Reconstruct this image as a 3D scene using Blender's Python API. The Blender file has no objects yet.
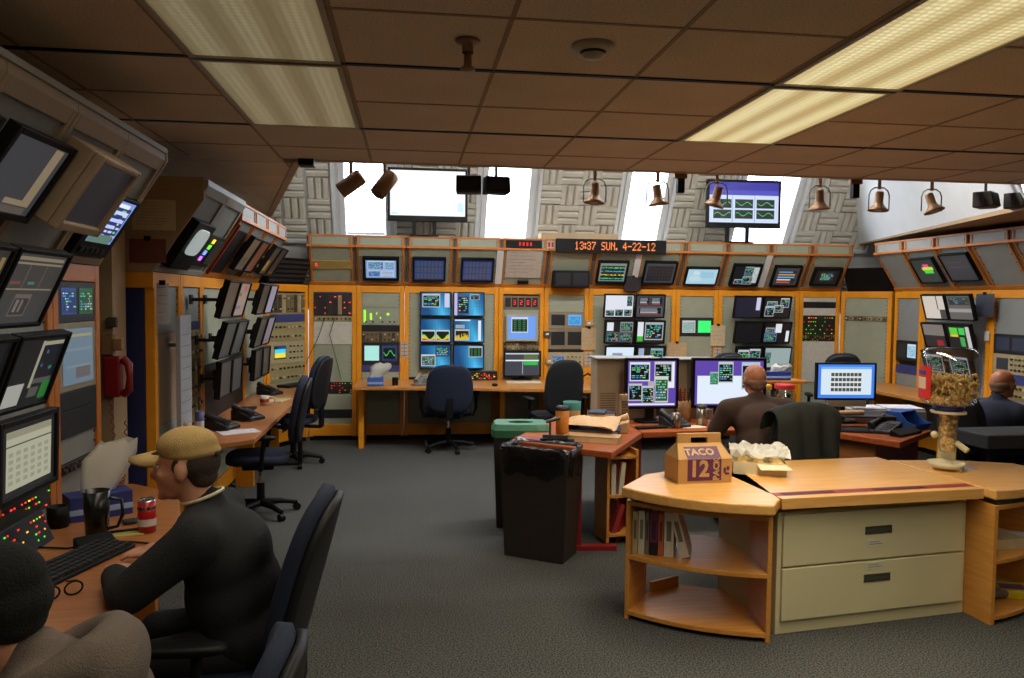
import bpy, bmesh, math, random
from mathutils import Matrix, Vector, Euler
R = math.radians
PI = math.pi
sc = bpy.context.scene
COL = sc.collection
rnd = random.Random(7)

# ------------------------------------------------------------------ camera
cam_d = bpy.data.cameras.new('camera')
cam_d.sensor_width = 36.0
cam_d.lens = 36.0 * 781.0 / 1024.0
cam_d.clip_start = 0.02
cam = bpy.data.objects.new('camera', cam_d)
COL.objects.link(cam)
cam.matrix_world = (Matrix.Translation((0, 0, 1.75)) @ Matrix.Rotation(R(-7.5), 4, 'Z')
                    @ Matrix.Rotation(R(90 - 2.9), 4, 'X') @ Matrix.Rotation(R(0.6), 4, 'Z'))
sc.camera = cam
# ------------------------------------------------------------------ world: overcast daylight outside the clerestory
w = bpy.data.worlds.new('sky'); sc.world = w; w.use_nodes = True
bg = w.node_tree.nodes['Background']
bg.inputs[0].default_value = (0.80, 0.89, 1.0, 1); bg.inputs[1].default_value = 14.0
# ------------------------------------------------------------------ exposure
vs = sc.view_settings
vs.view_transform = 'Standard'; vs.look = 'None'; vs.exposure = 0.0; vs.gamma = 1.0
vs.use_curve_mapping = False
sc.cycles.use_denoising = True
sc.cycles.max_bounces = 8
sc.cycles.sample_clamp_indirect = 4.0
TUBE_BRIGHT, TUBE_DIM = 0.95, 0.24
LAMP_W = {'lamp_bright': 20.0, 'lamp_dim': 5.5}
WELL_W = 54.0

# ------------------------------------------------------------------ materials
def lin(c):
    return tuple(((v / 255) / 12.92 if v / 255 <= .04045 else ((v / 255 + .055) / 1.055) ** 2.4) for v in c)
MATS = {}
def nodes(name):
    m = bpy.data.materials.new(name); m.use_nodes = True
    nt = m.node_tree; b = nt.nodes['Principled BSDF']
    MATS[name] = m
    return m, nt, b
def N(nt, t, **kw):
    n = nt.nodes.new(t)
    for k, v in kw.items(): setattr(n, k, v)
    return n
def mixc(nt, a, b, fac, mode='MIX'):
    n = nt.nodes.new('ShaderNodeMix'); n.data_type = 'RGBA'; n.blend_type = mode
    for i, v in ((0, fac), (6, a), (7, b)):
        if hasattr(v, 'links') or hasattr(v, 'is_linked'): nt.links.new(v, n.inputs[i])
        elif i == 0: n.inputs[0].default_value = v
        else: n.inputs[i].default_value = (*v, 1)
    return n.outputs[2]
def ramp(nt, src, stops):
    n = nt.nodes.new('ShaderNodeValToRGB'); nt.links.new(src, n.inputs[0])
    el = n.color_ramp.elements
    while len(el) < len(stops): el.new(0.5)
    for e, (p, c) in zip(el, stops): e.position = p; e.color = (c, c, c, 1) if not hasattr(c, '__len__') else (*c, 1)
    return n.outputs[0]
def mat(name, c, rough=.6, metal=0., var=.10, scale=9., bump=0., bscale=60., spec=.5):
    """plain procedural surface: base colour with soft mottling and fine relief"""
    m, nt, b = nodes(name)
    col = lin(c)
    co = N(nt, 'ShaderNodeTexCoord').outputs['Object']
    nz = N(nt, 'ShaderNodeTexNoise'); nz.inputs['Scale'].default_value = scale; nz.inputs['Detail'].default_value = 4
    nt.links.new(co, nz.inputs['Vector'])
    f = ramp(nt, nz.outputs[0], [(.3, 0.), (.7, 1.)])
    nt.links.new(mixc(nt, tuple(v * (1 - var) for v in col), tuple(min(1, v * (1 + var)) for v in col), f), b.inputs['Base Color'])
    b.inputs['Roughness'].default_value = rough; b.inputs['Metallic'].default_value = metal
    b.inputs['Specular IOR Level'].default_value = spec
    if bump:
        n2 = N(nt, 'ShaderNodeTexNoise'); n2.inputs['Scale'].default_value = bscale; n2.inputs['Detail'].default_value = 3
        nt.links.new(co, n2.inputs['Vector'])
        bp = N(nt, 'ShaderNodeBump'); bp.inputs['Strength'].default_value = bump; bp.inputs['Distance'].default_value = .01
        nt.links.new(n2.outputs[0], bp.inputs['Height']); nt.links.new(bp.outputs[0], b.inputs['Normal'])
    return m
def wood(name, c1, c2, rough=.35, axis=0):
    m, nt, b = nodes(name)
    co = N(nt, 'ShaderNodeTexCoord').outputs['Object']
    mp = N(nt, 'ShaderNodeMapping'); s = [14, 14, 14]; s[axis] = 1.2
    mp.inputs['Scale'].default_value = s
    nt.links.new(co, mp.inputs['Vector'])
    nz = N(nt, 'ShaderNodeTexNoise'); nz.inputs['Scale'].default_value = 3; nz.inputs['Detail'].default_value = 6; nz.inputs['Distortion'].default_value = .6
    nt.links.new(mp.outputs[0], nz.inputs['Vector'])
    f = ramp(nt, nz.outputs[0], [(.32, 0.), (.68, 1.)])
    nt.links.new(mixc(nt, lin(c1), lin(c2), f), b.inputs['Base Color'])
    b.inputs['Roughness'].default_value = rough
    return m
def attr_mat(name, rough=.55, emit=0., metal=0., gloss_screen=False):
    """print / paint whose colour is stored on the faces"""
    m, nt, b = nodes(name)
    a = N(nt, 'ShaderNodeAttribute'); a.attribute_name = 'Col'
    if emit:
        b.inputs['Base Color'].default_value = (.01, .01, .012, 1)
        nt.links.new(a.outputs['Color'], b.inputs['Emission Color']); b.inputs['Emission Strength'].default_value = emit
        b.inputs['Roughness'].default_value = rough
    else:
        co = N(nt, 'ShaderNodeTexCoord').outputs['Object']
        nz = N(nt, 'ShaderNodeTexNoise'); nz.inputs['Scale'].default_value = 25; nz.inputs['Detail'].default_value = 3
        nt.links.new(co, nz.inputs['Vector'])
        f = ramp(nt, nz.outputs[0], [(.3, .84), (.7, 1.)])
        nt.links.new(mixc(nt, a.outputs['Color'], f, 1.0, 'MULTIPLY'), b.inputs['Base Color'])
        b.inputs['Roughness'].default_value = rough; b.inputs['Metallic'].default_value = metal
    return m
attr_mat('paint', .55); attr_mat('gloss', .28); attr_mat('metalpaint', .3, metal=.85)
attr_mat('screen', .3, emit=1.0); attr_mat('led', .4, emit=1.6)
mat('rack_yellow', (226, 146, 22), .45, var=.06)
mat('rack_orange', (190, 110, 32), .45, var=.08)
mat('panel_green', (150, 154, 134), .55, var=.05)
mat('panel_grey', (134, 137, 134), .55, var=.05)
mat('panel_blue', (60, 72, 120), .5, var=.06)
mat('rack_dark', (52, 52, 54), .7)
mat('hutch_shell', (104, 98, 88), .7)
mat('hutch_grey', (150, 148, 140), .5, var=.05)
mat('hutch_tan', (150, 128, 104), .55, var=.06)
mat('black_plastic', (15, 15, 17), .5, var=.15, spec=.2)
mat('dark_plastic', (30, 30, 33), .5, var=.12, spec=.3)
mat('beige_plastic', (178, 166, 142), .5, var=.05)
mat('cabinet_cream', (200, 192, 152), .42, var=.04, scale=3)
mat('wall_white', (226, 228, 228), .8, var=.04, scale=3)
mat('wall_tan', (176, 150, 116), .7, var=.05, scale=3)
mat('acoustic', (206, 200, 186), .9, var=.07, bump=.15, bscale=90)
mat('blue_panel', (28, 36, 84), .5, var=.08)
mat('tan_side', (160, 132, 96), .7, var=.06)
mat('chair_blue', (18, 28, 52), .85, var=.15, bump=.3, bscale=300)
mat('chair_black', (17, 18, 22), .85, var=.15, bump=.3, bscale=300)
mat('chrome', (190, 190, 190), .2, 1.0, var=.05)
mat('steel', (120, 120, 118), .35, .9, var=.08)
mat('bronze_spot', (150, 112, 76), .45, .1, var=.1)
mat('red_metal', (134, 22, 26), .4, var=.08)
mat('jacket_dark', (23, 24, 28), .9, var=.2, bump=.4, bscale=160)
mat('jacket_green', (36, 38, 34), .85, var=.2, bump=.4, bscale=120)
mat('shirt_brown', (66, 46, 36), .9, var=.15, bump=.35, bscale=140)
mat('shirt_navy', (28, 32, 52), .9, var=.15, bump=.3, bscale=140)
mat('hoodie_grey', (112, 100, 92), .95, var=.14, bump=.5, bscale=220)
mat('trousers', (26, 26, 30), .9, var=.15, bump=.3, bscale=140)
mat('skin', (196, 140, 112), .55, var=.08, scale=14)
mat('skin_tan', (186, 118, 86), .5, var=.1, scale=14)
mat('hair_dark', (58, 42, 32), .8, var=.3, scale=60, bump=.6, bscale=200)
mat('hair_grey', (132, 98, 78), .85, var=.25, scale=70, bump=.4, bscale=240)
mat('beanie', (15, 15, 17), .95, var=.2, bump=.6, bscale=180)
mat('cap_khaki', (176, 146, 92), .85, var=.08, bump=.3, bscale=220)
mat('bin_brown', (40, 33, 30), .45, var=.1)
mat('bag_black', (14, 14, 15), .22, var=.2, bump=.9, bscale=22)
mat('bin_green', (60, 118, 88), .45, var=.06)
mat('cardboard', (186, 140, 82), .75, var=.05)
mat('tray_white', (216, 204, 170), .6, var=.05)
mat('snack', (246, 200, 120), .7, var=.3, scale=40)
mat('blind_white', (225, 228, 232), .6, var=.02)
wood('oak', (190, 126, 52), (208, 146, 70), .34)
wood('oak_top', (206, 150, 80), (222, 170, 98), .3)
wood('desk_brown', (150, 94, 52), (174, 114, 66), .32)
wood('desk_red', (156, 76, 36), (180, 96, 50), .28)
wood('back_desk', (180, 116, 54), (200, 140, 72), .35)
# carpet
m, nt, b = nodes('carpet')
co = N(nt, 'ShaderNodeTexCoord').outputs['Object']
n1 = N(nt, 'ShaderNodeTexNoise'); n1.inputs['Scale'].default_value = 120; n1.inputs['Detail'].default_value = 4
n2 = N(nt, 'ShaderNodeTexNoise'); n2.inputs['Scale'].default_value = 1.3; n2.inputs['Detail'].default_value = 3
nt.links.new(co, n1.inputs['Vector']); nt.links.new(co, n2.inputs['Vector'])
c1 = mixc(nt, lin((26, 26, 26)), lin((104, 104, 101)), ramp(nt, n1.outputs[0], [(.35, 0.), (.65, 1.)]))
nt.links.new(mixc(nt, c1, ramp(nt, n2.outputs[0], [(.3, .86), (.7, 1.)]), 1., 'MULTIPLY'), b.inputs['Base Color'])
b.inputs['Roughness'].default_value = .95; b.inputs['Specular IOR Level'].default_value = .15
bp = N(nt, 'ShaderNodeBump'); bp.inputs['Strength'].default_value = .35; bp.inputs['Distance'].default_value = .006
nt.links.new(n1.outputs[0], bp.inputs['Height']); nt.links.new(bp.outputs[0], b.inputs['Normal'])
# mineral-fibre ceiling tile
m, nt, b = nodes('tile')
co = N(nt, 'ShaderNodeTexCoord').outputs['Object']
n1 = N(nt, 'ShaderNodeTexNoise'); n1.inputs['Scale'].default_value = 130; n1.inputs['Detail'].default_value = 2
n2 = N(nt, 'ShaderNodeTexNoise'); n2.inputs['Scale'].default_value = 2.2; n2.inputs['Detail'].default_value = 3
oi = N(nt, 'ShaderNodeObjectInfo')
nt.links.new(co, n1.inputs['Vector']); nt.links.new(co, n2.inputs['Vector'])
c1 = mixc(nt, lin((206, 182, 152)), lin((236, 212, 180)), ramp(nt, n1.outputs[0], [(.36, 0.), (.52, 1.)]))
c2 = mixc(nt, c1, ramp(nt, n2.outputs[0], [(.3, .9), (.7, 1.)]), 1., 'MULTIPLY')
nt.links.new(mixc(nt, c2, ramp(nt, oi.outputs['Random'], [(0., .93), (1., 1.)]), 1., 'MULTIPLY'), b.inputs['Base Color'])
b.inputs['Roughness'].default_value = .95
# prismatic lamp diffusers: tubes glow in soft stripes behind small prisms
def diffuser(name, strength, c_hi, c_lo):
    m, nt, b = nodes(name)
    co = N(nt, 'ShaderNodeTexCoord').outputs['Object']
    sep = N(nt, 'ShaderNodeSeparateXYZ'); nt.links.new(co, sep.inputs[0])
    sn = N(nt, 'ShaderNodeMath', operation='MULTIPLY'); sn.inputs[1].default_value = 2 * PI / .2
    nt.links.new(sep.outputs[0], sn.inputs[0])
    s2 = N(nt, 'ShaderNodeMath', operation='COSINE'); nt.links.new(sn.outputs[0], s2.inputs[0])
    nz = N(nt, 'ShaderNodeTexNoise'); nz.inputs['Scale'].default_value = 1.0; nt.links.new(co, nz.inputs['Vector'])
    vo = N(nt, 'ShaderNodeTexVoronoi'); vo.inputs['Scale'].default_value = 30; vo.inputs['Randomness'].default_value = 0.05
    nt.links.new(co, vo.inputs['Vector'])
    add = N(nt, 'ShaderNodeMath', operation='MULTIPLY_ADD'); add.inputs[1].default_value = .34; add.inputs[2].default_value = .62
    nt.links.new(s2.outputs[0], add.inputs[0])
    pr = ramp(nt, vo.outputs['Distance'], [(.08, 1.15), (.55, .45)])
    f = N(nt, 'ShaderNodeMath', operation='MULTIPLY'); nt.links.new(add.outputs[0], f.inputs[0]); nt.links.new(pr, f.inputs[1])
    nt.links.new(mixc(nt, lin(c_lo), lin(c_hi), f.outputs[0]), b.inputs['Emission Color'])
    b.inputs['Emission Strength'].default_value = strength
    b.inputs['Base Color'].default_value = (*lin((190, 180, 140)), 1); b.inputs['Roughness'].default_value = .35
diffuser('lamp_bright', TUBE_BRIGHT, (255, 244, 190), (150, 122, 62))
diffuser('lamp_dim', TUBE_DIM, (244, 232, 186), (140, 124, 84))
# clear thin glass and clear plastic
def glass(name, tint, refl=.08):
    m, nt, b = nodes(name)
    tr = N(nt, 'ShaderNodeBsdfTransparent'); tr.inputs[0].default_value = (*tint, 1)
    gl = N(nt, 'ShaderNodeBsdfGlossy'); gl.inputs['Roughness'].default_value = .05
    mx = N(nt, 'ShaderNodeMixShader'); mx.inputs[0].default_value = refl
    nt.links.new(tr.outputs[0], mx.inputs[1]); nt.links.new(gl.outputs[0], mx.inputs[2])
    nt.links.new(mx.outputs[0], nt.nodes['Material Output'].inputs[0])
glass('glass', (.97, .98, .99)); glass('clear_plastic', (.84, .84, .86), .2)
# frosted white plastic wrap
m, nt, b = nodes('wrap')
b.inputs['Base Color'].default_value = (*lin((225, 222, 214)), 1); b.inputs['Roughness'].default_value = .25
b.inputs['Alpha'].default_value = .72
# blinds let daylight glow through
m, nt, b = nodes('blind')
b.inputs['Base Color'].default_value = (*lin((236, 240, 245)), 1); b.inputs['Roughness'].default_value = .7
b.inputs['Transmission Weight'].default_value = 0
tl = N(nt, 'ShaderNodeBsdfTranslucent'); tl.inputs[0].default_value = (.9, .93, .97, 1)
mx = N(nt, 'ShaderNodeMixShader'); mx.inputs[0].default_value = .6
nt.links.new(b.outputs[0], mx.inputs[1]); nt.links.new(tl.outputs[0], mx.inputs[2])
nt.links.new(mx.outputs[0], nt.nodes['Material Output'].inputs[0])

# ------------------------------------------------------------------ mesh builder
SMALL = {'knobs','indicator_lights','red_digits','plug_in_cards','display_windows','keys','vent_slots','control_knobs','slot_cards','printed_lines','printed_grid','lettering'}
class G:
    """collects shapes for ONE mesh object"""
    def __init__(s, mt='paint', col=(128, 128, 128)):
        s.v = []; s.f = []; s.c = []; s.mi = []; s.sm = []; s.mats = [mt]; s.cur = 0; s.col = lin(col); s.M = Matrix.Identity(4)
    def use(s, mt=None, col=None):
        if mt is not None:
            if mt not in s.mats: s.mats.append(mt)
            s.cur = s.mats.index(mt)
        if col is not None: s.col = lin(col)
        return s
    def xf(s, M=None): s.M = M if M is not None else Matrix.Identity(4); return s
    def add(s, vs, fs, smooth=False):
        o = len(s.v)
        s.v += [tuple(s.M @ Vector(p)) for p in vs]
        for f in fs:
            s.f.append([i + o for i in f]); s.c.append(s.col); s.mi.append(s.cur); s.sm.append(smooth)
        return s
    def box(s, x0, x1, y0, y1, z0, z1):
        return s.add([(x0,y0,z0),(x1,y0,z0),(x1,y1,z0),(x0,y1,z0),(x0,y0,z1),(x1,y0,z1),(x1,y1,z1),(x0,y1,z1)],
                     [(0,3,2,1),(4,5,6,7),(0,1,5,4),(1,2,6,5),(2,3,7,6),(3,0,4,7)])
    def quad(s, x0, x1, z0, z1, y=0.):           # faces -y
        return s.add([(x0,y,z0),(x1,y,z0),(x1,y,z1),(x0,y,z1)], [(0,1,2,3)])
    def prism(s, poly, z0, z1):                   # poly counter-clockwise in xy
        n = len(poly)
        return s.add([(x,y,z0) for x,y in poly] + [(x,y,z1) for x,y in poly],
                     [tuple(range(n-1,-1,-1)), tuple(range(n,2*n))] + [(i,(i+1)%n,n+(i+1)%n,n+i) for i in range(n)])
    def extrude_x(s, prof, x0, x1):               # prof in (y,z)
        n = len(prof)
        return s.add([(x0,y,z) for y,z in prof] + [(x1,y,z) for y,z in prof],
                     [tuple(range(n)), tuple(range(2*n-1,n-1,-1))] + [(i,n+i,n+(i+1)%n,(i+1)%n) for i in range(n)])
    def cyl(s, p0, p1, r0, r1=None, n=12, caps=True):
        r1 = r0 if r1 is None else r1
        p0 = Vector(p0); p1 = Vector(p1); d = (p1-p0).normalized()
        a = d.orthogonal().normalized(); b_ = d.cross(a)
        vs = []
        for p, r in ((p0,r0),(p1,r1)):
            for i in range(n):
                t = 2*PI*i/n; vs.append(p + a*math.cos(t)*r + b_*math.sin(t)*r)
        s.add(vs, [(i,(i+1)%n,n+(i+1)%n,n+i) for i in range(n)], True)
        if caps: s.add(vs, [tuple(range(n-1,-1,-1)), tuple(range(n,2*n))])
        return s
    def tube(s, pts, r, n=8):
        pts = [Vector(p) for p in pts]; vs = []; fs = []; ref = None
        for k, p in enumerate(pts):
            d = (pts[min(k+1,len(pts)-1)] - pts[max(k-1,0)]).normalized()
            if ref is None: ref = d.orthogonal().normalized()
            a = (ref - d*ref.dot(d)).normalized(); ref = a; b_ = d.cross(a)
            rr = r[k] if hasattr(r,'__len__') else r
            vs += [p + a*math.cos(2*PI*i/n)*rr + b_*math.sin(2*PI*i/n)*rr for i in range(n)]
        for k in range(len(pts)-1):
            fs += [(k*n+i, k*n+(i+1)%n, (k+1)*n+(i+1)%n, (k+1)*n+i) for i in range(n)]
        s.add(vs, fs, True)
        return s.add(vs, [tuple(range(n-1,-1,-1)), tuple(range((len(pts)-1)*n, len(pts)*n))])
    def lathe(s, prof, n=20, c=(0,0,0)):          # prof (r,z) bottom to top
        vs = [(c[0]+r*math.cos(2*PI*i/n), c[1]+r*math.sin(2*PI*i/n), c[2]+z) for r,z in prof for i in range(n)]
        fs = [(k*n+i, k*n+(i+1)%n, (k+1)*n+(i+1)%n, (k+1)*n+i) for k in range(len(prof)-1) for i in range(n)]
        return s.add(vs, fs, True)
    def ball(s, c, r, n=14, m=8):
        rx, ry, rz = r if hasattr(r,'__len__') else (r,r,r)
        vs = []; fs = []
        for j in range(m+1):
            t = PI*j/m - PI/2
            for i in range(n): vs.append((c[0]+rx*math.cos(t)*math.cos(2*PI*i/n), c[1]+ry*math.cos(t)*math.sin(2*PI*i/n), c[2]+rz*math.sin(t)))
        for j in range(m):
            fs += [(j*n+i, j*n+(i+1)%n, (j+1)*n+(i+1)%n, (j+1)*n+i) for i in range(n)]
        return s.add(vs, fs, True)
    def pad(s, w_, h_, th, e=3.2, n=32, curve=0., rings=(0,.5,.8,.93,1.), edge=.35, taper=0.):
        """pillow in the xz plane, facing -y; curve bends the sides forward, taper narrows the top"""
        fr = []
        for side in (-1, 1):
            vs = []
            for r in rings:
                for i in range(n):
                    t = 2*PI*i/n; cx, cz = math.cos(t), math.sin(t)
                    x = w_/2*r*math.copysign(abs(cx)**(2/e), cx); z = h_/2*r*math.copysign(abs(cz)**(2/e), cz)
                    x *= 1 - taper*(z/h_+.5)
                    y = side*th/2*(edge + (1-edge)*math.sqrt(max(0,1-r**4))) - curve*(x/(w_/2))**2
                    vs.append((x,y,z))
            fr.append(vs)
        m_ = len(rings); fs = []
        for k in range(m_-1):
            for i in range(n):
                a,b_,c,d = k*n+i, k*n+(i+1)%n, (k+1)*n+(i+1)%n, (k+1)*n+i
                fs.append((a,b_,c,d)); o = m_*n; fs.append((o+a,o+d,o+c,o+b_))
        o = m_*n
        for i in range(n):
            a,b_ = (m_-1)*n+i, (m_-1)*n+(i+1)%n
            fs.append((a,b_,o+b_,o+a))
        return s.add(fr[0]+fr[1], fs, True)
    def mesh(s, name):
        me = bpy.data.meshes.new(name); me.from_pydata(s.v, [], s.f)
        for mt in s.mats: me.materials.append(MATS[mt])
        me.polygons.foreach_set('material_index', s.mi); me.polygons.foreach_set('use_smooth', s.sm)
        at = me.color_attributes.new('Col', 'FLOAT_COLOR', 'CORNER')
        buf = []
        for p, c in zip(me.polygons, s.c): buf += [*c, 1.0] * p.loop_total
        at.data.foreach_set('color', buf)
        me.validate(); me.update()
        return me
    def build(s, name, parent=None, loc=(0,0,0), rot=(0,0,0), bevel=0., seg=2):
        o = bpy.data.objects.new(name, s.mesh(name)); COL.objects.link(o)
        o.location = loc; o.rotation_euler = rot
        if parent is not None: o.parent = parent
        if name in SMALL: o['kind'] = 'stuff'
        if bevel:
            md = o.modifiers.new('bevel', 'BEVEL'); md.width = bevel; md.segments = seg; md.limit_method = 'ANGLE'; md.angle_limit = R(40)
        return o
def tag(o, label, cat, group=None):
    o['label'] = label; o['category'] = cat
    if group: o['group'] = group
    return o
def struct(o): o['kind'] = 'structure'; return o
def thing(name, label, cat, loc=(0,0,0), rz=0., group=None, tilt=0.):
    o = bpy.data.objects.new(name, None); COL.objects.link(o); o.empty_display_size = .1
    o.location = loc; o.rotation_euler = (tilt, 0, rz)
    return tag(o, label, cat, group)
def part_copy(src, name, parent, loc=(0,0,0), rot=(0,0,0)):
    o = src.copy(); o.name = name; COL.objects.link(o); o.parent = parent; o.location = loc; o.rotation_euler = rot
    return o
def dup(root, loc, rz, label, group=None):
    r = root.copy(); COL.objects.link(r); r.location = loc; r.rotation_euler = (root.rotation_euler[0], 0, rz); r['label'] = label
    if group: r['group'] = group
    for ch in list(root.children):
        c = ch.copy(); COL.objects.link(c); c.parent = r
        for g_ in list(ch.children):
            d = g_.copy(); COL.objects.link(d); d.parent = c
    return r
def baked(o):
    dg = bpy.context.evaluated_depsgraph_get()
    me = bpy.data.meshes.new_from_object(o.evaluated_get(dg))
    return me
def text_mesh(txt, size, extrude=.0008, bold=0.):
    cu = bpy.data.curves.new('lettering', 'FONT'); cu.body = txt; cu.size = size; cu.extrude = extrude; cu.offset = bold
    cu.align_x = 'CENTER'; cu.align_y = 'CENTER'; cu.resolution_u = 2
    o = bpy.data.objects.new('lettering', cu); COL.objects.link(o)
    me = baked(o); bpy.data.objects.remove(o); bpy.data.curves.remove(cu)
    return me
def add_text(g, txt, size, M, bold=0., extrude=.0008, sx=1.):
    me = text_mesh(txt, size, extrude, bold)
    old = g.M; g.M = old @ M @ Matrix.Diagonal((sx,1,1,1))
    g.add([tuple(v.co) for v in me.vertices], [tuple(p.vertices) for p in me.polygons]); g.M = old
    bpy.data.meshes.remove(me)
FRONT = Matrix.Rotation(R(90), 4, 'X')   # text lying in xy -> facing -y
# ------------------------------------------------------------------ the room: floor, walls, ceiling, light well
CZ = 2.75
g = G('carpet'); g.box(-3.2, 8.2, -3.0, 11.2, -.1, 0); struct(g.build('floor'))
g = G('wall_tan'); g.box(-3.3, -3.2, -3, 11.2, 0, 2.85); struct(g.build('wall_left'))
g = G('wall_tan'); g.box(8.2, 8.3, -3, 11.2, 0, 2.85); struct(g.build('wall_right'))
g = G('wall_tan'); g.box(-3.3, 8.3, -3.1, -3.0, 0, 4.4); struct(g.build('wall_front'))
g = G('wall_white'); g.box(-3.3, 8.3, 11.2, 11.3, 0, 2.5); struct(g.build('wall_rear'))
# short wall with the telephone between the two left consoles
g = G('wall_tan'); g.box(-3.2, -1.745, 4.9, 5.12, 0, CZ); struct(g.build('wall_pier'))

# ceiling slab with hung tiles
g = G('tan_side')
g.prism([(-3.2,-3),(8.2,-3),(8.2,5.88),(-3.2,5.88)], CZ+.03, CZ+.1)
g.prism([(-3.2,5.88),(-.76,5.88),(-1.72,10.1),(-1.72,11.2),(-3.2,11.2)], CZ+.03, CZ+.1)
ceiling = struct(g.build('ceiling'))
TX, TY, X0, YT = .64, .645, -.92, 4.745
xk = [X0 + TX*k for k in range(-4, 15)]
yk = [YT + TY*k for k in range(-12, 3)]
def clip_tile(x0, x1, y0, y1):
    poly = [(x0,y0),(x1,y0),(x1,y1),(x0,y1)]
    def cut(poly, f):
        out = []
        for i in range(len(poly)):
            a, b_ = poly[i], poly[(i+1) % len(poly)]; fa, fb = f(a), f(b_)
            if fa >= 0: out.append(a)
            if fa*fb < 0:
                t = fa/(fa-fb); out.append((a[0]+(b_[0]-a[0])*t, a[1]+(b_[1]-a[1])*t))
        return out
    return poly, cut
tile_mesh = {}
LAMPS = {(-.86, 3): 'd', (1.70, 3): 'b'}
lampcols = {round(-.92,2): 'd', round(1.64,2): 'b'}
g0 = .006
for x in xk[:-1]:
    for y in [YT + TY*k for k in range(-12, 8)]:
        x1, y1 = x+TX, y+TY
        lamp = lampcols.get(round(x,2))
        if lamp and y < YT - .01 and y > YT - TY*8 - .01: continue
        dark0 = .012 if abs(((y-YT)/TY) % 2) < .01 else g0
        dark1 = .012 if abs(((y1-YT)/TY) % 2) < .01 else g0
        poly, cut = clip_tile(x+g0, min(x1-g0, 8.19), y+dark0, y1-dark1)
        full = True
        if y1 > 5.88:
            full = False
            if y < 5.87 and x1 > -.8:
                poly = cut(poly, lambda p: 5.87 - p[1])
            else:
                poly = cut(poly, lambda p: (-.77 - .2275*(p[1]-5.88)) - p[0])
                poly = cut(poly, lambda p: 11.1 - p[1])
        poly = cut(poly, lambda p: p[0] + 3.19)
        if len(poly) < 3: continue
        cx, cy = x+TX/2, y+TY/2
        t = G('tile'); t.prism([(px-cx, py-cy) for px,py in poly], 0, .03)
        key = (round(dark0,3), round(dark1,3)) if full and x > -3 and x1 < 8.1 else None
        if key and key in tile_mesh:
            o = bpy.data.objects.new('ceiling_tile', tile_mesh[key]); COL.objects.link(o)
            o.location = (cx, cy, CZ); o.parent = ceiling
        else:
            o = t.build('ceiling_tile', ceiling, (cx, cy, CZ))
            if key: tile_mesh[key] = o.data
# grid bars: slim tan tees, and black joints on every second cross line
for x in xk[1:]:
    if x < 8.1:
        g = G('tan_side'); g.box(-.009, .009, -3, 5.86, CZ-.003, CZ+.004); g.build('grid_bar', ceiling, (x,0,0))
for k in range(-12, 2):
    y = YT + TY*k
    g = G('black_plastic' if k % 2 == 0 else 'tan_side')
    hw = .014 if k % 2 == 0 else .008
    g.box(-3.2, 8.2, -hw, hw, CZ-(.006 if k % 2 == 0 else .003), CZ+.004); g.build('grid_bar', ceiling, (0,y,0))
# edge beam of the ceiling, with the lamp track under it
g = G('wall_tan'); g.box(-.80, 6.2, 5.87, 5.95, CZ-.004, CZ+.14); struct(g.build('trim_1', bevel=.004))
g = G('wall_tan'); g.prism([(-.84,5.90),(-.78,5.87),(-1.68,9.95),(-1.74,9.95)], CZ-.02, CZ+.14); struct(g.build('trim_2'))
g = G('black_plastic'); g.box(-.80, -.69, 5.84, 5.97, CZ-.045, CZ+.16); struct(g.build('trim_3'))

# sloped clerestory wall: local z runs up the slope
SL = R(30)
wins = [(-.81,-.28),(.94,1.50),(2.74,3.24),(4.25,5.0)]
S0, S1 = .22, 1.75
g = G('wall_white')
g.box(-2.2, 7.4, 0, .12, -.55, S0); g.box(-2.2, 7.4, 0, .12, S1, 2.1)
xs = [-2.2] + [v for wv in wins for v in wv] + [7.4]
for i in range(0, len(xs), 2): g.box(xs[i], xs[i+1], 0, .12, S0, S1)
slope = struct(g.build('wall_back', loc=(0,10.2,2.3), rot=(SL,0,0)))
# woven acoustic tiles: three ribs each, turned by quarter turns
def rib_tile(sz):
    t = G('acoustic'); n = 3
    for i in range(n):
        a = -sz/2 + sz*i/n + .004; b_ = -sz/2 + sz*(i+1)/n - .004; d = .05; q = (b_-a)*.22
        t.extrude_x([(0,a),(-d*.6,a+.002),(-d,a+q),(-d,b_-q),(-d*.6,b_-.002),(0,b_)][::-1], -sz/2+.003, sz/2-.003)
    return t
TS = .27
rt = rib_tile(TS)
first = None
bays = [(-2.14,-.95),(-.15,.81),(1.63,2.62),(3.36,4.13),(5.13,6.20)]
for bi, (xa, xb) in enumerate(bays):
    n = max(1, round((xb-xa)/TS)); step = (xb-xa)/n
    fr = G('wall_white'); fr.box(xa-.045, xa-.005, -.06, 0, .20, 1.7); fr.box(xb+.005, xb+.045, -.06, 0, .20, 1.7); fr.box(xa-.045, xb+.045, -.06, 0, .18, .225)
    fr.build('panel_frame', slope, bevel=.004)
    for i in range(n):
        for j in range(5):
            loc = (xa + step*(i+.5), 0, .23 + TS*(j+.5)); rot = (0, PI/2 if (i+j) % 2 else 0, 0)
            if first is None: first = rt.build('acoustic_tile', slope, loc, rot)
            else: o = bpy.data.objects.new('acoustic_tile', first.data); COL.objects.link(o); o.parent = slope; o.location = loc; o.rotation_euler = rot
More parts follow.
